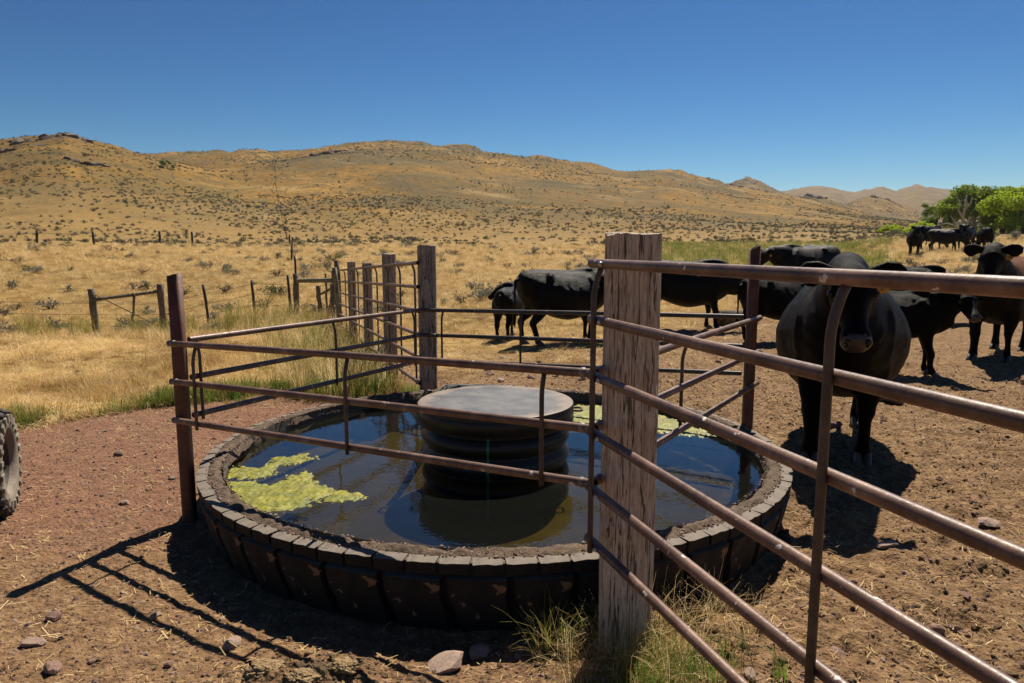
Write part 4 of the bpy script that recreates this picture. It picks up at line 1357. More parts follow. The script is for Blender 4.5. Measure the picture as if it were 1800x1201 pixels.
POSE = {
    'face_low': cow_meshes('face_low', [(0.60, 0, 1.08), (0.80, 0.0, 1.20), (0.95, -0.01, 1.27)], (1.05, 0.0, 1.315), 9, 46, belly=1.16, leg=(0.0, 0.10, 0.05, -0.05), depth=1.06, voxel=0.018, spread=0.95, legk=1.1),
    'look_back': cow_meshes('look_back', [(0.62, 0, 1.06), (0.84, -0.06, 1.08), (0.99, -0.2, 1.02)], (1.02, -0.34, 1.03), -96, 38, belly=1.08, leg=(0.03, -0.05, -0.06, 0.10)),
    'graze': cow_meshes('graze', [(0.62, 0, 1.0), (0.88, 0.0, 0.86), (1.10, 0.0, 0.66)], (1.22, 0.0, 0.56), 0, 60, belly=1.05, leg=(-0.06, 0.10, 0.06, -0.06)),
    'stand': cow_meshes('stand', [(0.60, 0, 1.10), (0.80, 0.0, 1.25), (0.95, 0.02, 1.36)], (1.03, 0.03, 1.43), 8, 48, belly=1.06, leg=(-0.05, 0.06, 0.10, -0.08)),
    'level': cow_meshes('level', [(0.60, 0, 1.06), (0.84, 0.0, 1.12), (1.02, 0.01, 1.15)], (1.12, 0.02, 1.19), 6, 40, belly=1.06, leg=(-0.05, 0.06, 0.10, -0.08)),
    'low': cow_meshes('low', [(0.60, 0, 1.02), (0.84, 0.0, 0.96), (1.00, 0.01, 0.88)], (1.10, 0.02, 0.84), 8, 55, belly=1.05, leg=(-0.06, 0.08, 0.06, -0.06)),
    'stand_left': cow_meshes('stand_left', [(0.60, 0, 1.08), (0.80, 0.03, 1.20), (0.94, 0.10, 1.27)], (0.99, 0.17, 1.33), 42, 50, belly=1.0, leg=(0.02, -0.05, -0.05, 0.08)),
    'calf': cow_meshes('calf', [(0.58, 0, 1.08), (0.78, -0.03, 1.20), (0.92, -0.12, 1.27)], (0.97, -0.20, 1.30), -66, 34, belly=0.95, leg=(0.0, 0.10, 0.05, -0.05), slim=0.86, depth=0.88),
    'calf_left': cow_meshes('calf_left', [(0.58, 0.02, 1.10), (0.74, 0.16, 1.20), (0.77, 0.34, 1.26)], (0.75, 0.44, 1.29), 104, 30, belly=0.95, leg=(0.05, -0.05, 0.05, -0.05), slim=0.86, depth=0.88),
}
_tagmesh = None
def ear_tag(parent, pos, facing, number, scale):
    mb = MB()
    out = [(-.010, .030), (.010, .030), (.014, .004), (.034, -.010), (.038, -.05), (.028, -.064), (-.028, -.064), (-.038, -.05), (-.034, -.010), (-.014, .004)]
    n = len(out)
    V = [(.0015, y, z) for y, z in out] + [(-.0015, y, z) for y, z in out]
    mb.add(V, [tuple(range(n)), tuple(range(2 * n - 1, n - 1, -1))] + [(i, i + n, (i + 1) % n + n, (i + 1) % n) for i in range(n)])
    o = link('ear_tag', mb.mesh('ear_tag', [M['tag']], False), parent, pos)
    o.rotation_euler = (0.12, 0, facing)
    if number:
        cu = bpy.data.curves.new('tag_number', 'FONT')
        cu.body = number; cu.align_x = 'CENTER'; cu.align_y = 'CENTER'; cu.size = 0.036; cu.extrude = 0.0006; cu.offset = 0.0012
        t = bpy.data.objects.new('tag_number', cu); C.objects.link(t)
        dg = bpy.context.evaluated_depsgraph_get()
        me = bpy.data.meshes.new_from_object(t.evaluated_get(dg))
        bpy.data.objects.remove(t)
        me.materials.clear(); me.materials.append(M['ink'])
        q = link('tag_number', me, o, (0.0025, 0, -0.034))
        q.rotation_euler = (R(90), 0, R(90))
        q.scale = (0.72, 1.0, 1.0)
    return o

def cow(pose, x, y, heading, scale, label, cat='cow', hide='hide', tagside=0, number=None, group='black cattle standing around the water tank', sink=0.01, name='cow', tag_dir=0.0):
    p = POSE[pose]
    r = thing(name, (x, y, gz(x, y) - sink), label, cat, group, heading)
    r.scale = (scale, scale, scale)
    b = link('body', p['body'], r)
    if hide != 'hide':
        b.material_slots[0].link = 'OBJECT'
        b.material_slots[0].material = M[hide]
    for k, lst in (('hoof', p['hoofs']), ('eye', p['eyes']), ('nostril', p['nost'])):
        for me in lst:
            link(k, me, r)
    if tagside:
        ear_tag(r, p['ear'][tagside], tag_dir, number, scale)
    return r

def hd(dx, dy): return math.atan2(dy, dx)
cow('face_low', 2.66, 5.70, hd(-0.40, -0.92), 1.075, 'large wide bellied black cow facing the viewer behind the pipe gate', hide='hide_dull', tagside=1, number='8', sink=0.02)
cow('look_back', 0.86, 11.85, hd(1.29, 0.50), 0.915, 'black cow side on across the tank, head turned back beside the wooden post')
cow('calf_left', -0.02, 12.9, hd(0.30, 0.95), 0.70, 'small black calf seen from behind at the rump of the side on cow', 'calf', name='calf')
cow('low', 3.25, 13.35, hd(1.0, -0.12), 0.955, 'black cow seen side on just right of the thick wooden post with head lowered')
cow('low', 4.40, 11.75, hd(0.95, 0.30), 0.80, 'black cow with its rump beside the red post behind the right edge of the tank', hide='hide_dull')
cow('level', 7.9, 19.2, hd(-0.98, -0.25), 1.08, 'black cow with a yellow ear tag behind the top gate rail facing the red post', tagside=1, number=None)
cow('stand_left', 8.9, 21.6, hd(-0.4, -0.9), 0.98, 'black cow mostly hidden behind the back of the tagged cow, only its ears showing')
cow('calf', 4.80, 8.95, hd(0.86, -0.50), 0.775, 'black calf with a pale lit nose between the large cow and the brownish cow', 'calf', hide='hide_dull', name='calf')
cow('stand', 7.02, 10.15, hd(-0.70, -0.71), 1.065, 'brownish black cow with a yellow numbered ear tag at the far right', hide='hide_brown', tagside=1, number='1034')
cow('graze', 8.1, 14.6, hd(0.9, -0.42), 0.82, 'dark cow behind the calf, only its back showing above the gate rail', hide='hide_dull')
FAR = 'black cattle standing in the brush beyond'
cow('stand', 21.6, 38.5, hd(-0.45, -0.9), 1.0, 'far black cow facing the viewer at the left of the small distant bunch', hide='hide_dull', group=FAR)
cow('graze', 24.4, 42.0, hd(0.95, 0.3), 1.02, 'far black cow side on right behind the facing one in the distant bunch', group=FAR)
cow('graze', 24.2, 40.2, hd(0.85, -0.5), 0.92, 'far black cow with head down in the middle of the distant bunch', group=FAR)
cow('stand_left', 26.2, 41.5, hd(-0.75, -0.65), 0.98, 'far black cow turned left in the distant bunch, not grazing', group=FAR)
cow('graze', 26.3, 40.0, hd(0.35, 0.93), 0.95, 'far dull black cow seen from behind at the right end of the distant bunch', hide='hide_dull', group=FAR)

# ------------------------------------------------------------------ off-road wheel at the left edge
M['tyre'] = plain('dusty_tyre', (0.020, 0.019, 0.018), (0.065, 0.056, 0.047), 9, 0.8, 0.4, 0.006)
M['sidewall'] = plain('muddy_sidewall', (0.16, 0.135, 0.105), (0.30, 0.26, 0.205), 12, 0.9, 0.4, 0.006)
wax = Vector((0.90, 0.43, 0)).normalized()
wh = thing('off_road_wheel', (-3.005 - wax.x * 0.125, 4.12 - wax.y * 0.125, gz(-3.0, 4.1) + 0.318), 'knobby off-road wheel with a muddy sidewall at the left edge of the dirt', 'wheel', None, math.atan2(wax.y, wax.x))
def wheel_rev(profile, n=56):
    V = []; F = []
    k = len(profile)
    for i in range(n):
        a = 2 * math.pi * i / n
        V += [(x, r * math.cos(a), r * math.sin(a)) for x, r in profile]
    for i in range(n):
        i2 = (i + 1) % n
        for j in range(k - 1):
            F.append((i * k + j, i * k + j + 1, i2 * k + j + 1, i2 * k + j))
    return V, F
V, F = wheel_rev([(-.09, .17), (-.125, .20), (-.13, .25), (-.115, .285), (-.06, .300), (0, .303), (.06, .300), (.115, .285)])
link('tyre', new_mesh('tyre', V, F, True, [M['tyre']]), wh)
V, F = wheel_rev([(.115, .285), (.127, .268), (.132, .24), (.128, .205), (.110, .178), (.09, .17)])
link('sidewall', new_mesh('sidewall', V, F, True, [M['sidewall']]), wh)
V, F = wheel_rev([(.09, .172), (.085, .165), (.02, .155), (.01, .10), (.03, .05), (.035, .001)])
link('rim', new_mesh('rim', V, F, True, [M['steelpost']]), wh)
def knob(dx, dy, h, name):
    mb = MB(); mb.box((0, 0, 0), (dx, dy, h), 0, 0, 0.006, 0.002)
    return mb.mesh(name, [M['tyre']], False)
kc, ks = knob(.075, .052, .03, 'tread_knob'), knob(.055, .045, .034, 'side_knob')
for i in range(22):
    a = 2 * math.pi * i / 22
    for j, (x, off, me, r_, tilt) in enumerate(((-.035, 0, kc, .310, 0), (.035, .5, kc, .310, 0), (.100, .1, ks, .300, -0.5), (-.100, .6, ks, .300, 0.5))):
        t = a + off * 2 * math.pi / 22
        o = link(me.name.split('.')[0], me, wh, (x, r_ * math.cos(t), r_ * math.sin(t)))
        o.rotation_euler = (Matrix.Rotation(t - math.pi / 2, 4, 'X') @ Matrix.Rotation(-tilt, 4, 'Y') @ Matrix.Rotation(random.uniform(.15, .35) * (1 if j % 2 else -1), 4, 'Z')).to_euler()
for i in range(22):
    t = 2 * math.pi * (i + .3) / 22
    mb = MB(); mb.box((0, 0, 0), (.016, .034, .055), 0, 0, 0.004, 0.001)
    if i == 0: skm = mb.mesh('sidewall_lug', [M['sidewall']], False)
    o = link('sidewall_lug', skm, wh, (.131, .258 * math.cos(t), .258 * math.sin(t)))
    o.rotation_euler = (t - math.pi / 2, 0, 0)

# ------------------------------------------------------------------ stones, gravel, straw litter
M['stone_red'] = plain('red_brown_stone', (0.17, 0.095, 0.072), (0.36, 0.225, 0.175), 9, 0.9, 0.6, 0.01)
M['stone_pale'] = plain('pale_pink_stone', (0.26, 0.18, 0.135), (0.46, 0.33, 0.26), 9, 0.9, 0.6, 0.01)
M['stone_dark'] = plain('dark_stone', (0.075, 0.05, 0.04), (0.19, 0.13, 0.10), 9, 0.9, 0.6, 0.01)
M['rock'] = plain('outcrop_rock', (0.085, 0.062, 0.045), (0.22, 0.155, 0.11), 0.8, 0.95, 0.9, 0.3)
M['clod'] = plain('dirt_clod', (0.085, 0.050, 0.026), (0.27, 0.17, 0.09), 30, 0.95, 0.8, 0.006)
M['manure'] = plain('dry_manure', (0.20, 0.13, 0.062), (0.50, 0.35, 0.18), 22, 0.95, 1.0, 0.02)

def rock_mesh(name, seed, m, sub=2, flat=0.6, amp=0.35):
    import bmesh
    r = np.random.default_rng(seed)
    bm = bmesh.new()
    bmesh.ops.create_icosphere(bm, subdivisions=sub, radius=0.5)
    planes = [(Vector(r.normal(size=3)).normalized(), r.uniform(0.27, 0.46)) for _ in range(11)]
    el = r.uniform(0.75, 1.35)
    for v in bm.verts:
        p = v.co.copy()
        for n_, d_ in planes:
            k = p.dot(n_) - d_
            if k > 0: p -= n_ * k
        p = Vector((p.x * el, p.y, p.z * flat))
        p *= 1 + amp * 0.16 * float(r.normal())
        v.co = p
    me = bpy.data.meshes.new(name)
    bm.to_mesh(me); bm.free()
    me.materials.append(m)
    return me
rk = {k: [rock_mesh('stone', 100 + 10 * q + i, M[k], 2, 0.62) for i in range(4)] for q, k in enumerate(('stone_red', 'stone_pale', 'stone_dark'))}
def stone(x, y, size, kind, label, group=None, fl=1.0, rz=None):
    size *= 0.8
    me = rk[kind][random.randrange(4)]
    o = link('stone', me, None, (x, y, gz(x, y) + size * 0.13 * fl))
    o.scale = (size, size * random.uniform(.7, 1), size * fl)
    o.rotation_euler = (random.uniform(-.25, .25), random.uniform(-.25, .25), random.uniform(0, 6.28) if rz is None else rz)
    return tag(o, label, 'stone', group)
stone(-2.42, 4.27, 0.075, 'stone_pale', 'flat pale stone on the red dirt left of the red post')
stone(-3.02, 5.28, 0.12, 'stone_dark', 'dark lump on the red dirt behind the wheel and before the grass')
stone(-1.55, 2.90, 0.07, 'stone_pale', 'small pale stone beside the crossing fence shadows on the dirt')
stone(-1.97, 2.87, 0.105, 'stone_red', 'reddish stone just under the long post shadow at lower left')
stone(-1.93, 2.68, 0.10, 'stone_pale', 'pinkish stone left of the straw near the lower left corner')
stone(-1.74, 2.50, 0.10, 'stone_red', 'angular red stone at the bottom edge left of the manure')
stone(-1.12, 2.66, 0.11, 'stone_pale', 'pale half buried stone next to the crumbly manure')
stone(-0.26, 2.55, 0.20, 'stone_pale', 'large pink stone half buried before the tank front', fl=0.7)
stone(-0.13, 2.66, 0.13, 'stone_pale', 'pale stone touching the large pink one before the tank', fl=0.8)
stone(0.10, 2.84, 0.09, 'stone_dark', 'dark purple stone in the shade by the grass at the tank foot')
stone(2.74, 3.92, 0.16, 'stone_pale', 'biggest pale pink stone on the corral dirt between the gate rails', fl=0.7)
stone(1.99, 3.60, 0.13, 'stone_pale', 'pale flat stone in the corral left of the biggest one', fl=0.7)
stone(1.46, 3.60, 0.09, 'stone_pale', 'pale stone at the right foot of the tank by its shadow')
stone(1.77, 2.78, 0.10, 'stone_red', 'dark red stone in the small stone cluster under the gate rails')
stone(1.87, 2.83, 0.07, 'stone_red', 'smaller red stone right of the dark red one in the cluster')
stone(1.80, 2.68, 0.06, 'stone_red', 'little red stone below the dark red one in the cluster')
stone(2.06, 3.04, 0.065, 'stone_red', 'round red stone behind the lower gate rails at right')
stone(0.90, 2.49, 0.08, 'stone_pale', 'pale pink stone below the lowest gate rail at the bottom edge')
stone(1.44, 3.20, 0.10, 'stone_red', 'red stone behind the second gate rod')
stone(1.30, 2.66, 0.11, 'stone_red', 'flat reddish stone by the second gate rod near the bottom', fl=0.6)
stone(2.83, 6.1, 0.20, 'stone_dark', 'dark rounded stone in the dirt left of the wide cow', fl=0.8)
stone(3.90, 7.2, 0.34, 'stone_dark', 'grey boulder in the dirt between the wide cow and the calf', fl=0.8)
stone(-1.37, 8.9, 0.13, 'stone_red', 'red stone in the grass edge beside the tall grey post')
stone(-3.5, 7.0, 0.13, 'stone_pale', 'pinkish stone in the straw at the grass edge left of the red post')
stone(-5.2, 7.5, 0.16, 'stone_red', 'dull red stone lying in the straw at far left')
stone(-5.4, 8.7, 0.2, 'stone_dark', 'dark reddish stone in the straw further up the field')
stone(-2.5, 7.35, 0.08, 'stone_red', 'red stone in the straw behind the left panel')
G1 = 'small stones scattered on the trampled dirt'
n = 0
while n < 70:
    r_ = random.uniform(2.4, 9.5); a = R(random.uniform(-36, 36))
    x, y = r_ * math.sin(a), r_ * math.cos(a)
    if math.hypot(x - TX, y - TY) < TR + 0.1: continue
    if zones(np.array([x]), np.array([y]))[0][0] > 0.4: continue
    stone(x, y, random.uniform(0.03, 0.065), random.choice(['stone_red', 'stone_red', 'stone_pale', 'stone_dark']), 'small angular stone lying loose on the trampled dirt', G1)
    n += 1
G2 = 'reddish stones on the dirt beyond the tank'
for i in range(26):
    x = random.uniform(-0.5, 3.2); y = random.uniform(7.8, 10.4)
    stone(x, y, random.uniform(0.07, 0.20), random.choice(['stone_red', 'stone_dark', 'stone_pale']), 'reddish stone among others on the dirt beyond the tank', G2, 0.8)

def sector(n, r0, r1, a0, a1, power=2.0):
    u = rng.random(n)
    r = (r0 ** power + u * (r1 ** power - r0 ** power)) ** (1 / power)
    a = np.radians(rng.uniform(a0, a1, n))
    return r * np.sin(a), r * np.cos(a)
def lay(name, x, y, scl, variants, tilt=0.3, dz=0.0, label=None, vid=None):
    z = ground_z(x, y) + dz
    N = len(x)
    rot = np.stack([rng.normal(0, tilt, N), rng.normal(0, tilt, N), rng.uniform(0, 6.283, N)], 1)
    o = scatter(name, np.stack([x, y, z], 1), rot, scl, rng.integers(0, len(variants), N) if vid is None else vid, variants)
    return tag(o, label, None, None, 'stuff')

grv = [rock_mesh('gravel', 300 + i, M[k], 1, 0.7, 0.4) for i, k in enumerate(('stone_red', 'stone_dark', 'stone_pale', 'stone_red', 'stone_pale', 'clod'))]
x, y = sector(90000, 1.8, 11, -40, 40, 1.2)
g = zones(x, y)[0]
ok = (g < 0.5) & (np.hypot(x - TX, y - TY) > TR + 0.03)
x, y = x[ok], y[ok]
lay('gravel', x, y, np.clip(rng.lognormal(-4.9, 0.6, len(x)), 0.003, 0.035), grv, 0.6)

M['straw'] = leaf_material('straw', (0.55, 0.38, 0.14), (0.95, 0.76, 0.41), 0.42)
M['straw_dark'] = leaf_material('dull_straw', (0.28, 0.17, 0.05), (0.60, 0.40, 0.15), 0.42)
M['blade_green'] = leaf_material('green_blade', (0.060, 0.115, 0.014), (0.17, 0.26, 0.035), 0.5)
M['blade_olive'] = leaf_material('olive_blade', (0.17, 0.165, 0.03), (0.36, 0.31, 0.08), 0.45)
M['sage'] = leaf_material('sage_leaf', (0.125, 0.130, 0.085), (0.27, 0.27, 0.19), 0.3)
M['sage_dark'] = leaf_material('dry_brush', (0.070, 0.056, 0.036), (0.165, 0.130, 0.080), 0.25)
M['sage_green'] = leaf_material('green_brush', (0.035, 0.060, 0.016), (0.10, 0.13, 0.04), 0.3)
M['twig'] = plain('twig', (0.06, 0.045, 0.033), (0.14, 0.11, 0.085), 10, 0.9)

def straw_bits(seed):
    r = random.Random(seed)
    V = []; F = []
    for _ in range(6):
        x, y = r.uniform(-.08, .08), r.uniform(-.08, .08)
        a = r.uniform(0, 6.28); L = r.uniform(.02, .07); w = r.uniform(.0012, .0022)
        dx, dy = math.cos(a) * L, math.sin(a) * L
        nx, ny = -math.sin(a) * w, math.cos(a) * w
        z0, z1 = .004, r.uniform(.003, .014)
        o = len(V)
        V += [(x - nx, y - ny, z0), (x + nx, y + ny, z0), (x + dx + nx, y + dy + ny, z1), (x + dx - nx, y + dy - ny, z1)]
        F.append((o, o + 1, o + 2, o + 3))
    return new_mesh('straw_bits', V, F, False, [M['straw']])
x, y = sector(5200, 1.9, 13, -40, 40, 1.4)
g = zones(x, y)[0]
ok = (g < 0.6) & (np.hypot(x - TX, y - TY) > TR + 0.03)
x, y = x[ok], y[ok]
lay('straw_litter', x, y, rng.uniform(0.45, 1.05, len(x)), [straw_bits(i) for i in range(5)], 0.12)
# debris on the crust of the tank rim
a = rng.uniform(0, 6.283, 2600); r_ = TR + rng.uniform(-.155, -.05, 2600)
xx, yy = TX + r_ * np.cos(a), TY + r_ * np.sin(a)
o = scatter('rim_litter', np.stack([xx, yy, np.full(2600, 0.302)], 1), np.stack([rng.normal(0, .3, 2600), rng.normal(0, .3, 2600), rng.uniform(0, 6.28, 2600)], 1),
            np.where(rng.random(2600) < 0.5, rng.uniform(.008, .022, 2600), rng.uniform(.006, .012, 2600)), rng.integers(0, 6, 2600), grv)
tag(o, None, None, None, 'stuff')

def manure(x, y, s, label, seed):
    import bmesh
    bm = bmesh.new(); bmesh.ops.create_icosphere(bm, subdivisions=5, radius=1.0)
    P = np.array([v.co for v in bm.verts])
    n_ = fbm(P[:, 0] * 3 + seed, P[:, 1] * 3 + P[:, 2] * 2, 5, seed, 0.65)
    n2 = fbm(P[:, 0] * 11 + seed, P[:, 1] * 11 + P[:, 2] * 9, 3, seed + 3, 0.6)
    for v, a, b in zip(bm.verts, n_, n2):
        v.co *= 1 + 0.42 * a + 0.14 * b
        v.co = Vector((v.co.x * s[0], v.co.y * s[1], v.co.z * s[2]))
    me = bpy.data.meshes.new('manure'); bm.to_mesh(me); bm.free()
    me.materials.append(M['manure'])
    me.polygons.foreach_set('use_smooth', np.full(len(me.polygons), True))
    return tag(link('manure', me, None, (x, y, gz(x, y) + 0.01)), label, 'manure')
manure(-0.90, 2.42, (0.075, 0.05, 0.022), 'crumbly dry manure heap at the bottom edge before the tank', 7)
manure(-0.62, 2.45, (0.06, 0.045, 0.02), 'darker manure clump beside the large pink stone', 17)
manure(-0.74, 2.36, (0.07, 0.045, 0.018), 'dry manure clump at the bottom edge below the other heaps', 27)

n_ = 420
x = -0.78 + rng.normal(0, .17, n_); y = 2.45 + rng.normal(0, .09, n_)
lay('manure_crumbs', x, y, np.clip(rng.lognormal(-4.2, .5, n_), .006, .04), [rock_mesh('manure_crumb', 900 + i, M['manure'], 1, .8, .5) for i in range(4)], .6)
x, y = sector(22000, 2.2, 13, -12, 40, 1.3)
ok = (np.hypot(x - TX, y - TY) > TR + .05) & (zones(x, y)[0] < .6) & (zones(x, y)[3] > .4) & (fbm(x * 2.2, y * 2.2, 3, 301) > -.02)
x, y = x[ok], y[ok]
lay('trampled_clods', x, y, np.clip(rng.lognormal(-3.9, .45, len(x)), .008, .055), [rock_mesh('clod', 920 + i, M['ground'] if False else M['clod'], 1, .55, .6) for i in range(4)], .5, -.002)

# hollow log beyond the corral
mb = MB()
p0, p1 = Vector((4.10, 13.9, 0)), Vector((4.95, 14.35, 0))
p0.z = gz(p0.x, p0.y) + 0.13; p1.z = gz(p1.x, p1.y) + 0.13
d = (p1 - p0).normalized()
V, F = sweep([p0 + d * .25, p0, p0, lerp(p0, p1, .5), p1, p1], [.10, .10, .15, .145, .14, .02], 16, False)
mb.add(V, F)
o = mb.build('hollow_log', M['oldwood'])
tag(o, 'short hollow grey log lying on the dirt behind the far panel', 'log')

# ------------------------------------------------------------------ grasses
def tuft(name, n, L, w, lean, spread, seed, m, head=0.0, seg=3):
    r = random.Random(seed)
    V = []; F = []
    for _ in range(n):
        a = r.uniform(0, 6.283); d = spread * math.sqrt(r.random())
        bx, by = d * math.cos(a), d * math.sin(a)
        b = r.uniform(0, 6.283) if r.random() < .6 else a
        ln = r.uniform(*L); le = r.uniform(*lean)
        ww = w * r.uniform(.7, 1.3)
        nx, ny = -math.sin(b), math.cos(b)
        o = len(V)
        for k in range(seg + 1):
            t = k / seg
            ang = le * t ** 1.1
            x = bx + math.cos(b) * math.sin(ang) * ln * t
            y = by + math.sin(b) * math.sin(ang) * ln * t
            z = math.cos(min(ang, 1.52)) * ln * t * (1 if le < 1.15 else .62) + 0.002
            wk = ww * (1 - .85 * t) if head == 0 else ww * (.8 if t < 1 else .5)
            V += [(x - nx * wk, y - ny * wk, z), (x + nx * wk, y + ny * wk, z)]
        for k in range(seg):
            F.append((o + 2 * k, o + 2 * k + 1, o + 2 * k + 3, o + 2 * k + 2))
        if head and r.random() < .7:
            hx, hy, hz = x, y, z
            for q in range(6):
                t = q / 6
                s = head * (1 - t * .6)
                an = r.uniform(0, 6.28)
                cx_, cy_, cz_ = hx + math.cos(b) * t * .05, hy + math.sin(b) * t * .05, hz + t * .075 - .02 * t * t
                o = len(V)
                V += [(cx_, cy_, cz_ - s), (cx_ + math.cos(an) * s * .8, cy_ + math.sin(an) * s * .8, cz_ + s * .6), (cx_ + math.cos(an + .6) * s * .3, cy_ + math.sin(an + .6) * s * .3, cz_ + s * 1.6)]
                F.append((o, o + 1, o + 2))
    return new_mesh(name, V, F, False, [m])
lodged = [tuft('lodged_straw', 34, (.10, .32), .0031, (1.15, 1.75), .15, 500 + i, M['straw' if i % 3 else 'straw_dark']) for i in range(6)]
upright = [tuft('dry_grass', 24, (.16, .34), .0022, (.1, .75), .09, 520 + i, M['straw' if i % 2 else 'straw_dark'], .006 if i % 2 else 0) for i in range(5)]
greens = [tuft('green_grass', 26, (.10, .26), .0034, (.15, 1.0), .08, 540 + i, M['blade_green' if i % 2 else 'blade_olive']) for i in range(5)]
tall = [tuft('tall_grass', 26, (.35, .62), .0026, (.05, .55), .10, 560 + i, M['straw' if i % 3 else 'blade_olive'], .010, 4) for i in range(5)]
coarse = [tuft('coarse_grass', 24, (.16, .36), .0050, (.5, 1.45), .22, 580 + i, M['straw' if i % 3 else 'straw_dark']) for i in range(6)]

def field(n, r0, r1, a0, a1, power, test):
    x, y = sector(n, r0, r1, a0, a1, power)
    z = zones(x, y)
    p = test(x, y, *z)
    ok = (rng.random(n) < p) & (np.hypot(x - TX, y - TY) > TR + 0.06)
    return x[ok], y[ok]
left_of = lambda x, y: (x < fence_x(y) + 0.1)
# straw carpet close by
x, y = field(17000, 4.2, 14, -46, 0, 1.5, lambda x, y, g, gr, h, t: np.clip(g * 1.6 - 0.5, 0, 1) * left_of(x, y) * (1 - 0.6 * (gr > .4)) * (.12 + .88 * sstep(-.2, .2, fbm(x * 1.3, y * 1.3, 3, 207))))
lay('lodged_straw', x, y, rng.uniform(.5, .95, len(x)) * (.75 + .5 * vn(x * 1.1, y * 1.1, 401)), lodged, .12, vid=np.where(fbm(x * .9, y * .9, 3, 411) + rng.normal(0, .12, len(x)) > 0.02, rng.choice([0, 3], len(x)), rng.choice([1, 2, 4, 5], len(x))))
x, y = field(9000, 5.5, 16, -46, 0, 1.6, lambda x, y, g, gr, h, t: g * left_of(x, y) * (sstep(0.05, .5, fbm(x * .5, y * .5, 3, 201)) * .55 + .03))
lay('dry_grass', x, y, rng.uniform(.5, .9, len(x)), upright, .1)
# further up the slope the same grass in wider tufts
x, y = field(38000, 13, 60, -44, 40, 1.3, lambda x, y, g, gr, h, t: np.clip(g, 0, 1) * (1 - gr * .9) * (0.55 + .45 * sstep(-.2, .3, fbm(x * .35, y * .35, 3, 211))) * np.where(left_of(x, y), 1, np.where(y > 16, 1, 0.5)))
lay('coarse_grass', x, y, np.clip(rng.uniform(.7, 1.3, len(x)) * 0.62 * (0.75 + np.hypot(x, y) / 80), .4, 1.1), coarse, .12)
# corral straw patches
x, y = field(9000, 8.5, 20, -8, 40, 1.5, lambda x, y, g, gr, h, t: np.clip(sstep(-4.5, 1, y - corral_line(x)) * .8, 0, 1) * ~left_of(x, y) * (.25 + .75 * sstep(-.1, .3, fbm(x * .9, y * .9, 3, 221))))
lay('corral_straw', x, y, rng.uniform(.35, .8, len(x)), lodged, .12)
# green fringe along the dirt edge and by the fences
x, y = field(16000, 5, 9.5, -46, 0, 1.5, lambda x, y, g, gr, h, t: np.exp(-((y - grass_line(x) - 0.12) / .22) ** 2) * (x < -.9) * sstep(-.25, .15, fbm(x * 1.5, y * 1.5, 2, 61)) + 0.0)
lay('green_fringe', x, y, rng.uniform(.45, 1.0, len(x)), greens, .1)
x, y = field(9000, 6.9, 15, -26, 0, 1.5, lambda x, y, g, gr, h, t: np.exp(-((x - fence_x(y) + .55) / .42) ** 2) * g * .8)
lay('green_grass', x, y, rng.uniform(.7, 1.35, len(x)), greens, .1)
x, y = field(3000, 7.3, 17, -28, 0, 1.6, lambda x, y, g, gr, h, t: np.exp(-((x - fence_x(y) + .75) / .6) ** 2) * g * .75)
lay('tall_grass', x, y, rng.uniform(.5, .9, len(x)), tall, .08)
# rough olive grass in the ditch by the old wire fence
x, y = field(2600, 11, 22, -44, -14, 1.5, lambda x, y, g, gr, h, t: np.exp(-((y - 15.0 - .12 * (x + 9)) / 1.6) ** 2) * .75 * sstep(-.3, .2, fbm(x * .6, y * .6, 3, 231)) * (x < -4.5))
lay('ditch_grass', x, y, rng.uniform(.55, 1.0, len(x)), [tall[0], tall[3], greens[0], greens[2], upright[0], upright[2]], .1)
# meadow
x, y = field(15000, 21, 70, 7, 33, 1.4, lambda x, y, g, gr, h, t: gr)
lay('meadow_grass', x, y, rng.uniform(.8, 1.5, len(x)), [tuft('meadow_grass', 24, (.16, .34), .007, (.1, .9), .16, 600 + i, M[('blade_olive', 'straw', 'blade_olive', 'blade_green', 'blade_olive')[i]]) for i in range(5)], .1)
# clumps at the foot of the thick post and under the gate
def clump(name, cx_, cy_, sx, sy, n, variants, s0, s1):
    x = cx_ + rng.normal(0, sx, n); y = cy_ + rng.normal(0, sy, n)
    ok = np.hypot(x - TX, y - TY) > TR + 0.05
    x, y = x[ok], y[ok]
    return lay(name, x, y, rng.uniform(s0, s1, len(x)), variants, .1)
fine_g = [tuft('fine_green', 16, (.10, .26), .0026, (.1, 1.0), .05, 640 + i, M['blade_green' if i % 3 else 'blade_olive'], 0, 5) for i in range(5)]
fine_d = [tuft('fine_dry', 16, (.18, .42), .0011, (.1, 1.2), .06, 660 + i, M['straw' if i % 3 else 'straw_dark'], .0045, 5) for i in range(6)]
clump('post_grass', 0.66, 2.50, .15, .13, 44, fine_g, .5, .85)
clump('post_grass', 0.50, 2.32, .14, .10, 40, fine_g, .5, .85)
clump('post_grass', 0.19, 2.70, .05, .04, 9, fine_g, .7, 1.15)
clump('post_straw', 0.62, 2.72, .10, .09, 22, fine_d, .5, .85)
clump('post_straw', 0.34, 2.56, .12, .09, 20, fine_d, .4, .7)
clump('post_straw', 0.88, 2.86, .10, .07, 10, fine_d, .4, .7)
clump('post_straw', 0.48, 2.40, .16, .10, 14, fine_d, .4, .8)

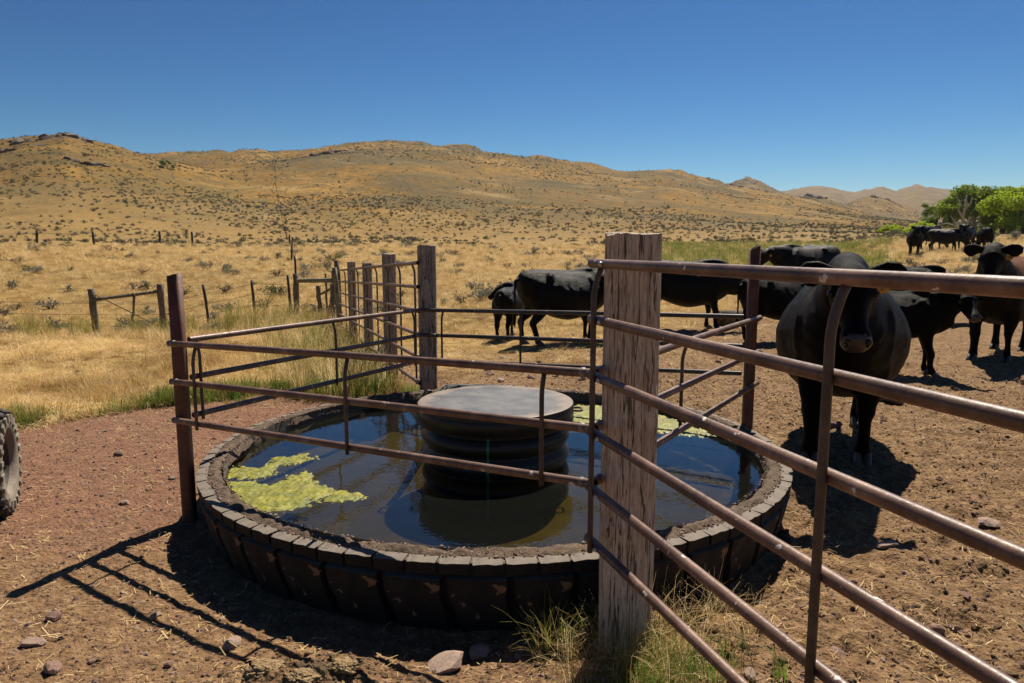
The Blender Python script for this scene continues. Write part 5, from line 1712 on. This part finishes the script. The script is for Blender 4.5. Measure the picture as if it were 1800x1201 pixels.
# ------------------------------------------------------------------ sagebrush and other brush
def brush_mesh(name, seed, m, nl=230, size=0.035, stems=9, up=0.78):
    r = random.Random(seed)
    mb = MB()
    tips = []
    for i in range(stems):
        a = r.uniform(0, 6.283); e = r.uniform(.5, 1.35)
        L = r.uniform(.32, .52)
        t = (math.cos(a) * math.cos(e) * L, math.sin(a) * math.cos(e) * L, math.sin(e) * L * up)
        mid = (t[0] * .45, t[1] * .45, t[2] * .6)
        mb.tube([(0, 0, -.03), mid, t], [.014, .009, .003], 4, 1, False)
        tips.append((mid, t))
    for k in range(nl):
        mid, t = r.choice(tips)
        q = r.uniform(.0, 1.15)
        c = [mid[j] + (t[j] - mid[j]) * q + r.gauss(0, .045) for j in range(3)]
        c[2] = max(c[2], .02)
        s = size * r.uniform(.6, 1.4)
        u = Vector((r.gauss(0, 1), r.gauss(0, 1), r.gauss(.6, 1))).normalized()
        v = u.cross(Vector((r.gauss(0, 1), r.gauss(0, 1), r.gauss(0, 1)))).normalized()
        P = [Vector(c) - v * s * .35, Vector(c) + u * s * .7 - v * s * .2, Vector(c) + u * s * 1.3, Vector(c) + u * s * .7 + v * s * .45]
        mb.add(P, [(0, 1, 2, 3)])
    return mb.mesh(name, [m, M['twig']], False)
BR = {'sage': [brush_mesh('sagebrush', 700 + i, M['sage'], 300, .045) for i in range(3)],
      'dry': [brush_mesh('sagebrush', 720 + i, M['sage_dark'], 170, .04, 14) for i in range(3)],
      'green': [brush_mesh('sagebrush', 740 + i, M['sage_green'], 280, .045) for i in range(2)]}
FARB = [brush_mesh('far_brush', 760 + i, M[k], 90, .085, 7, 0.5) for i, k in enumerate(('sage', 'sage_dark', 'sage_dark', 'sage', 'sage_dark', 'sage_green'))]
bx, by, bs, bk = [], [], [], []
def addb(x, y, s, k):
    bx.append(x); by.append(y); bs.append(s); bk.append(k)
for (x, y, s, k) in [(-12.2, 15.9, 1.35, 'sage'), (-14.3, 17.6, .7, 'sage'), (-9.9, 20.6, .95, 'sage'), (-8.1, 24.5, 1.0, 'green'), (-6.2, 20.8, .9, 'dry'), (-5.05, 19.6, .9, 'dry'), (-7.4, 21.3, 1.0, 'dry'), (-10.1, 25, .9, 'dry'),
                     (-1.9, 9.6, .8, 'sage'), (-2.3, 10.2, .7, 'sage'), (-2.0, 9.0, .6, 'sage'), (-3.2, 17.5, 1.0, 'sage'), (-1.2, 17.4, .9, 'dry'), (-0.6, 18.2, 1.0, 'sage'), (0.9, 19.5, .8, 'dry'), (1.9, 20.5, .8, 'sage'), (2.6, 18.0, .7, 'sage'),
                     (12.0, 25.5, 1.3, 'sage'), (13.4, 26.5, 1.2, 'sage'), (15.0, 28, 1.3, 'sage'), (16.4, 29, 1.0, 'dry'), (21.2, 33.0, 1.2, 'sage'), (22.6, 34.5, 1.4, 'sage'), (19.2, 32, .9, 'dry'), (24.6, 36, 1.2, 'sage'), (14.6, 24.2, .8, 'dry'), (26, 37.5, 1.1, 'sage'), (30, 45, 1.4, 'sage'), (33, 47, 1.3, 'sage'), (35, 50, 1.2, 'sage')]:
    addb(x, y, s, k)
x, y = sector(760, 17, 60, -43, 33, 1.3)
c_ = fbm(x / 8, y / 8, 3, 251)
for xx, yy, cc in zip(x, y, c_):
    if (cc > 0.0 or rng.random() < .25) and not (xx > fence_x(np.array(yy)) and yy < 17):
        addb(xx, yy, rng.uniform(.42, 1.0), rng.choice(['sage', 'dry', 'dry', 'green'], p=[.55, .2, .2, .05]))
x, y = sector(6500, 55, 150, -43, 34, 1.5)
c_ = fbm(x / 16, y / 16, 3, 261)
for xx, yy, cc in zip(x, y, c_):
    if cc > -0.02 or rng.random() < .25:
        addb(xx, yy, rng.uniform(.4, 1.05), 'sage' if cc > .12 and rng.random() < .7 else rng.choice(['dry', 'sage']))
bx, by, bs, bk = map(np.array, (bx, by, bs, bk))
order = np.argsort(-(bs / np.hypot(bx, by)))
bzz = ground_z(bx, by)
lab = {'sage': 'grey green sagebrush bush growing on the dry grass slope', 'dry': 'dry brown brush bush growing on the dry grass slope', 'green': 'fresh green brush bush growing on the dry grass slope'}
NIND = 290
for j in order[:NIND]:
    k = str(bk[j])
    o = link('sagebrush', BR[k][random.randrange(len(BR[k]))], None, (bx[j], by[j], bzz[j] - 0.03))
    s = float(bs[j]) * 1.15
    o.scale = (s * random.uniform(.9, 1.25), s * random.uniform(.9, 1.25), s * random.uniform(.7, 1.0))
    o.rotation_euler = (0, 0, random.uniform(0, 6.28))
    tag(o, lab[k], 'bush', {'sage': 'sagebrush on the slope', 'dry': 'dry brush on the slope', 'green': 'green brush on the slope'}[k])
rest = order[NIND:]
hx, hy = sector(105000, 95, 850, -43, 40, 1.25)
hz = hill_z(hx, hy)
cl = fbm(hx / 30, hy / 30, 4, 271) + 0.35 * fbm(hx / 110, hy / 110, 2, 281)
big = fbm(hx / 150 + 4, hy / 150, 3, 291)
ok = rng.random(len(hx)) < np.clip((cl + .9 * big + 0.24) * 1.7, .07, 1)
hx, hy = hx[ok], hy[ok]
fx = np.concatenate([bx[rest], hx]); fy = np.concatenate([by[rest], hy])
fs = np.concatenate([bs[rest] * 1.0, np.clip(rng.lognormal(-.35, .4, len(hx)), .3, 1.9) * (0.75 + np.hypot(hx, hy) / 900)])
lay('far_brush', fx, fy, fs, FARB, .1, -.05)
# the brush that follows the hill fence
t = rng.random(420) ** 1.1
fx = np.array([p[0] for p in hp]); fy = np.array([p[1] for p in hp])
ii = (t * (len(hp) - 1)).astype(int)
x = fx[ii] + rng.normal(0, 1.7, 420); y = fy[ii] + rng.normal(0, 3.5, 420)
lay('fence_brush', x, y, rng.uniform(.35, 1.0, 420) * np.clip(np.hypot(x, y) / 120, .45, 1), FARB, .1, -.05)
# ------------------------------------------------------------------ outcrops and trees
def outcrop(px_az, r0, size, nrock, label, seed, flat=.6):
    r = random.Random(seed)
    a = R(px_az)
    cx_, cy_ = r0 * math.sin(a), r0 * math.cos(a)
    t = thing('rock_outcrop', (cx_, cy_, float(hill_z(np.array([cx_]), np.array([cy_]))[0])), label, 'rocks')
    ms = [rock_mesh('boulder', seed * 7 + i, M['rock'], 2, .75, .6) for i in range(4)]
    for i in range(nrock):
        x = cx_ + r.gauss(0, size); y = cy_ + r.gauss(0, size * .5)
        o = link('boulder', ms[i % 4], t, (x - cx_, y - cy_, float(ground_z(np.array([x]), np.array([y]))[0]) - t.location.z + .1))
        s = size * r.uniform(.25, .75)
        o.scale = (s * 1.3, s, s * flat * 1.2)
        o.rotation_euler = (r.uniform(-.3, .3), r.uniform(-.3, .3), r.uniform(0, 6.28))
outcrop(-32.2, 222, 5.5, 24, 'dark broken rocks on top of the left hill', 31)
outcrop(-31.2, 231, 3.4, 8, 'small rock pile at the very tip of the left hill', 32)
outcrop(-35.5, 205, 4.6, 22, 'brown rocks on the slope below the left hill top', 33, .4)
outcrop(-30.0, 150, 3.0, 8, 'dark low rocks in the middle of the left hillside', 34)
outcrop(-13.6, 290, 5.0, 26, 'dark rocky knob in front of the central hill', 35)
outcrop(22.9, 600, 12.0, 18, 'dark rock stack on the low ridge near the right hills', 36, .9)
outcrop(26.8, 740, 9.0, 10, 'dark rocks on the reddish mound before the far hills', 37)
outcrop(18.5, 480, 13.0, 26, 'scattered rocks along the right flank of the big hill', 38, .5)
outcrop(-8.0, 405, 2.4, 5, 'rocks near the crest of the central hill', 39, .4)

M['leaf_lime'] = leaf_material('lime_leaf', (0.20, 0.30, 0.015), (0.48, 0.58, 0.03), 0.55)
M['leaf_deep'] = leaf_material('deep_leaf', (0.095, 0.16, 0.015), (0.25, 0.33, 0.03), 0.5)
M['bark_white'] = plain('bleached_bark', (0.28, 0.25, 0.21), (0.50, 0.46, 0.40), 3, 0.9)
M['bark'] = plain('dark_bark', (0.05, 0.038, 0.028), (0.12, 0.09, 0.07), 4, 0.9)
def tree(name, x, y, h, w, m, label, seed, bark='bark', nleaf=5200, leaf=.26, trunk=.2, nc=26, low=.12, cat='tree', bare=False):
    r = random.Random(seed)
    z0 = gz(x, y)
    t = thing(name, (x, y, z0), label, cat)
    mb = MB()
    cl = []
    for i in range(nc):
        a = r.uniform(0, 6.283)
        q = math.sqrt(r.random())
        zz = r.uniform(low, 1)
        wid = math.sin(math.pi * min(1, .30 + .62 * zz)) ** .7
        cl.append((w * q * wid * math.cos(a), w * .8 * q * wid * math.sin(a), h * zz * (1 - .12 * r.random()), r.uniform(.13, .24) * w * 1.2))
    mb.tube([(0, 0, -.3), (w * .03, 0, h * .15), (-w * .02, 0, h * .32), (w * .03, 0, h * .55)], [trunk * 1.3, trunk, trunk * .8, trunk * .4], 8)
    for c in cl[:: 2 if not bare else 1]:
        b = h * r.uniform(.12, .4)
        m_ = (c[0] * .45 + r.gauss(0, .2), c[1] * .45, b + (c[2] - b) * .55)
        mb.tube([(0, 0, b), m_, (c[0] * .95, c[1] * .95, c[2])], [trunk * .5, trunk * .28, trunk * .08], 6)
    mb.build('trunk', M[bark], t, sub=False)
    if bare: return t
    N = nleaf
    C_ = np.array(cl)
    rr = np.random.default_rng(seed)
    ci = rr.choice(len(cl), N, p=C_[:, 3] ** 2 / (C_[:, 3] ** 2).sum())
    d = rr.normal(size=(N, 3)); d /= np.linalg.norm(d, axis=1)[:, None]
    rad = rr.random(N) ** .45
    P = C_[ci, :3] + d * (rad * C_[ci, 3])[:, None] * [1, 1, .72]
    n_ = d + rr.normal(0, .6, (N, 3)) + [0, 0, .35]; n_ /= np.linalg.norm(n_, axis=1)[:, None]
    u = np.cross(n_, rr.normal(size=(N, 3))); u /= np.linalg.norm(u, axis=1)[:, None]
    v = np.cross(n_, u)
    s = leaf * rr.uniform(.6, 1.4, N)[:, None]
    q = np.stack([P - u * s * .5, P + v * s * .35, P + u * s * .6, P - v * s * .35], 1).reshape(-1, 3)
    F = np.arange(N * 4).reshape(-1, 4)
    link('crown', quad_mesh('crown', q, F, False, [M[m]]), t)
    return t
tree('leafy_tree', 53.2, 83.0, 5.3, 4.6, 'leaf_deep', 'green tree with bleached bare lower limbs, left one of the grove', 901, 'bark_white', 10000, .26, .22, 34, .12)
tree('leafy_tree', 57.6, 84.5, 4.9, 4.6, 'leaf_lime', 'bright green tree in the middle of the grove at the right', 902, 'bark', 10000, .26, .2, 30, .06)
tree('leafy_tree', 55.6, 78.5, 4.9, 5.0, 'leaf_lime', 'broad lime green tree reaching the right edge of the picture', 903, 'bark', 11000, .24, .2, 34, .08)
tree('leafy_tree', 62.5, 92.0, 5.6, 5.0, 'leaf_deep', 'darker green tree standing behind the bright grove', 904, 'bark', 5500, .28, .2, 26, .2)
tree('leafy_tree', 61.0, 80.0, 5.6, 5.2, 'leaf_lime', 'lime green tree at the outermost right of the grove', 905, 'bark', 6500, .26, .2, 28, .1)
def dead_trunk():
    x, y = 48.9, 78.0
    z0 = gz(x, y)
    t = thing('dead_tree', (x, y, z0), 'bleached white dead tree trunk with bare limbs before the grove', 'dead tree')
    mb = MB()
    mb.tube([(0, 0, -.2), (.1, 0, .8), (-.15, 0, 1.9), (.1, 0, 3.0), (0.05, 0, 4.2)], [.3, .2, .16, .12, .04], 8)
    mb.build('trunk', M['bark_white'], t, sub=False)
    for P, r_ in (([(-.12, 0, 1.8), (-.7, 0, 2.6), (-.5, 0, 3.3), (-1.0, 0, 4.0)], .12), ([(.05, 0, 2.7), (.6, 0, 3.3), (.7, 0, 4.1)], .08), ([(-.1, 0, .2), (-.9, -.2, .9), (-1.9, -.2, 1.2), (-2.6, -.2, 1.1)], .14), ([(-.4, 0, .3), (-1.1, 0, 1.5), (-1.5, 0, 2.0)], .10), ([(.1, 0, .5), (.55, 0, 1.2), (.5, 0, 1.7)], .13)):
        mb = MB()
        mb.tube(P, [r_ * (1 - .75 * i / (len(P) - 1)) for i in range(len(P))], 7)
        mb.build('limb', M['bark_white'], t, sub=False)
dead_trunk()
tree('round_shrub', 59.5, 101, 4.4, 2.8, 'leaf_deep', 'dark green shrub standing left of the grove', 911, 'bark', 2600, .24, .12, 18, .05, 'shrub')
tree('round_shrub', 56.5, 99, 1.7, 2.2, 'leaf_lime', 'pale yellow green low bush left of the dark shrub', 912, 'bark', 2000, .2, .1, 14, .05, 'shrub')
tree('round_shrub', 51.5, 97, 1.1, 2.2, 'leaf_lime', 'wide low yellow green bush behind the distant cattle', 913, 'bark', 1600, .2, .1, 12, .05, 'shrub')
tree('round_shrub', 185, 320, 5.5, 5.5, 'leaf_deep', 'dark round tree far off at the foot of the far hills', 914, 'bark', 1600, .5, .2, 14, .05, 'shrub')
tree('round_shrub', -81.5, 172, 2.6, 2.2, 'leaf_deep', 'lone dark green bush in the saddle of the left hill', 915, 'bark', 900, .3, .1, 10, .05, 'shrub')

# ------------------------------------------------------------------ summer haze
hm = bpy.data.materials.new('haze')
hm.use_nodes = True
hn = hm.node_tree
hn.nodes.remove(hn.nodes['Principled BSDF'])
pv = hn.nodes.new('ShaderNodeVolumePrincipled')
pv.inputs['Density'].default_value = 0.00011
pv.inputs['Color'].default_value = (0.80, 0.86, 0.95, 1)
pv.inputs['Anisotropy'].default_value = 0.25
hn.links.new(pv.outputs[0], hn.nodes['Material Output'].inputs['Volume'])
V, F = bevbox((8200, 8200, 262))
o = link('haze', new_mesh('haze', V, F, False, [hm]), None, (0, 0, 262 / 2 - 22))
tag(o, kind='stuff')
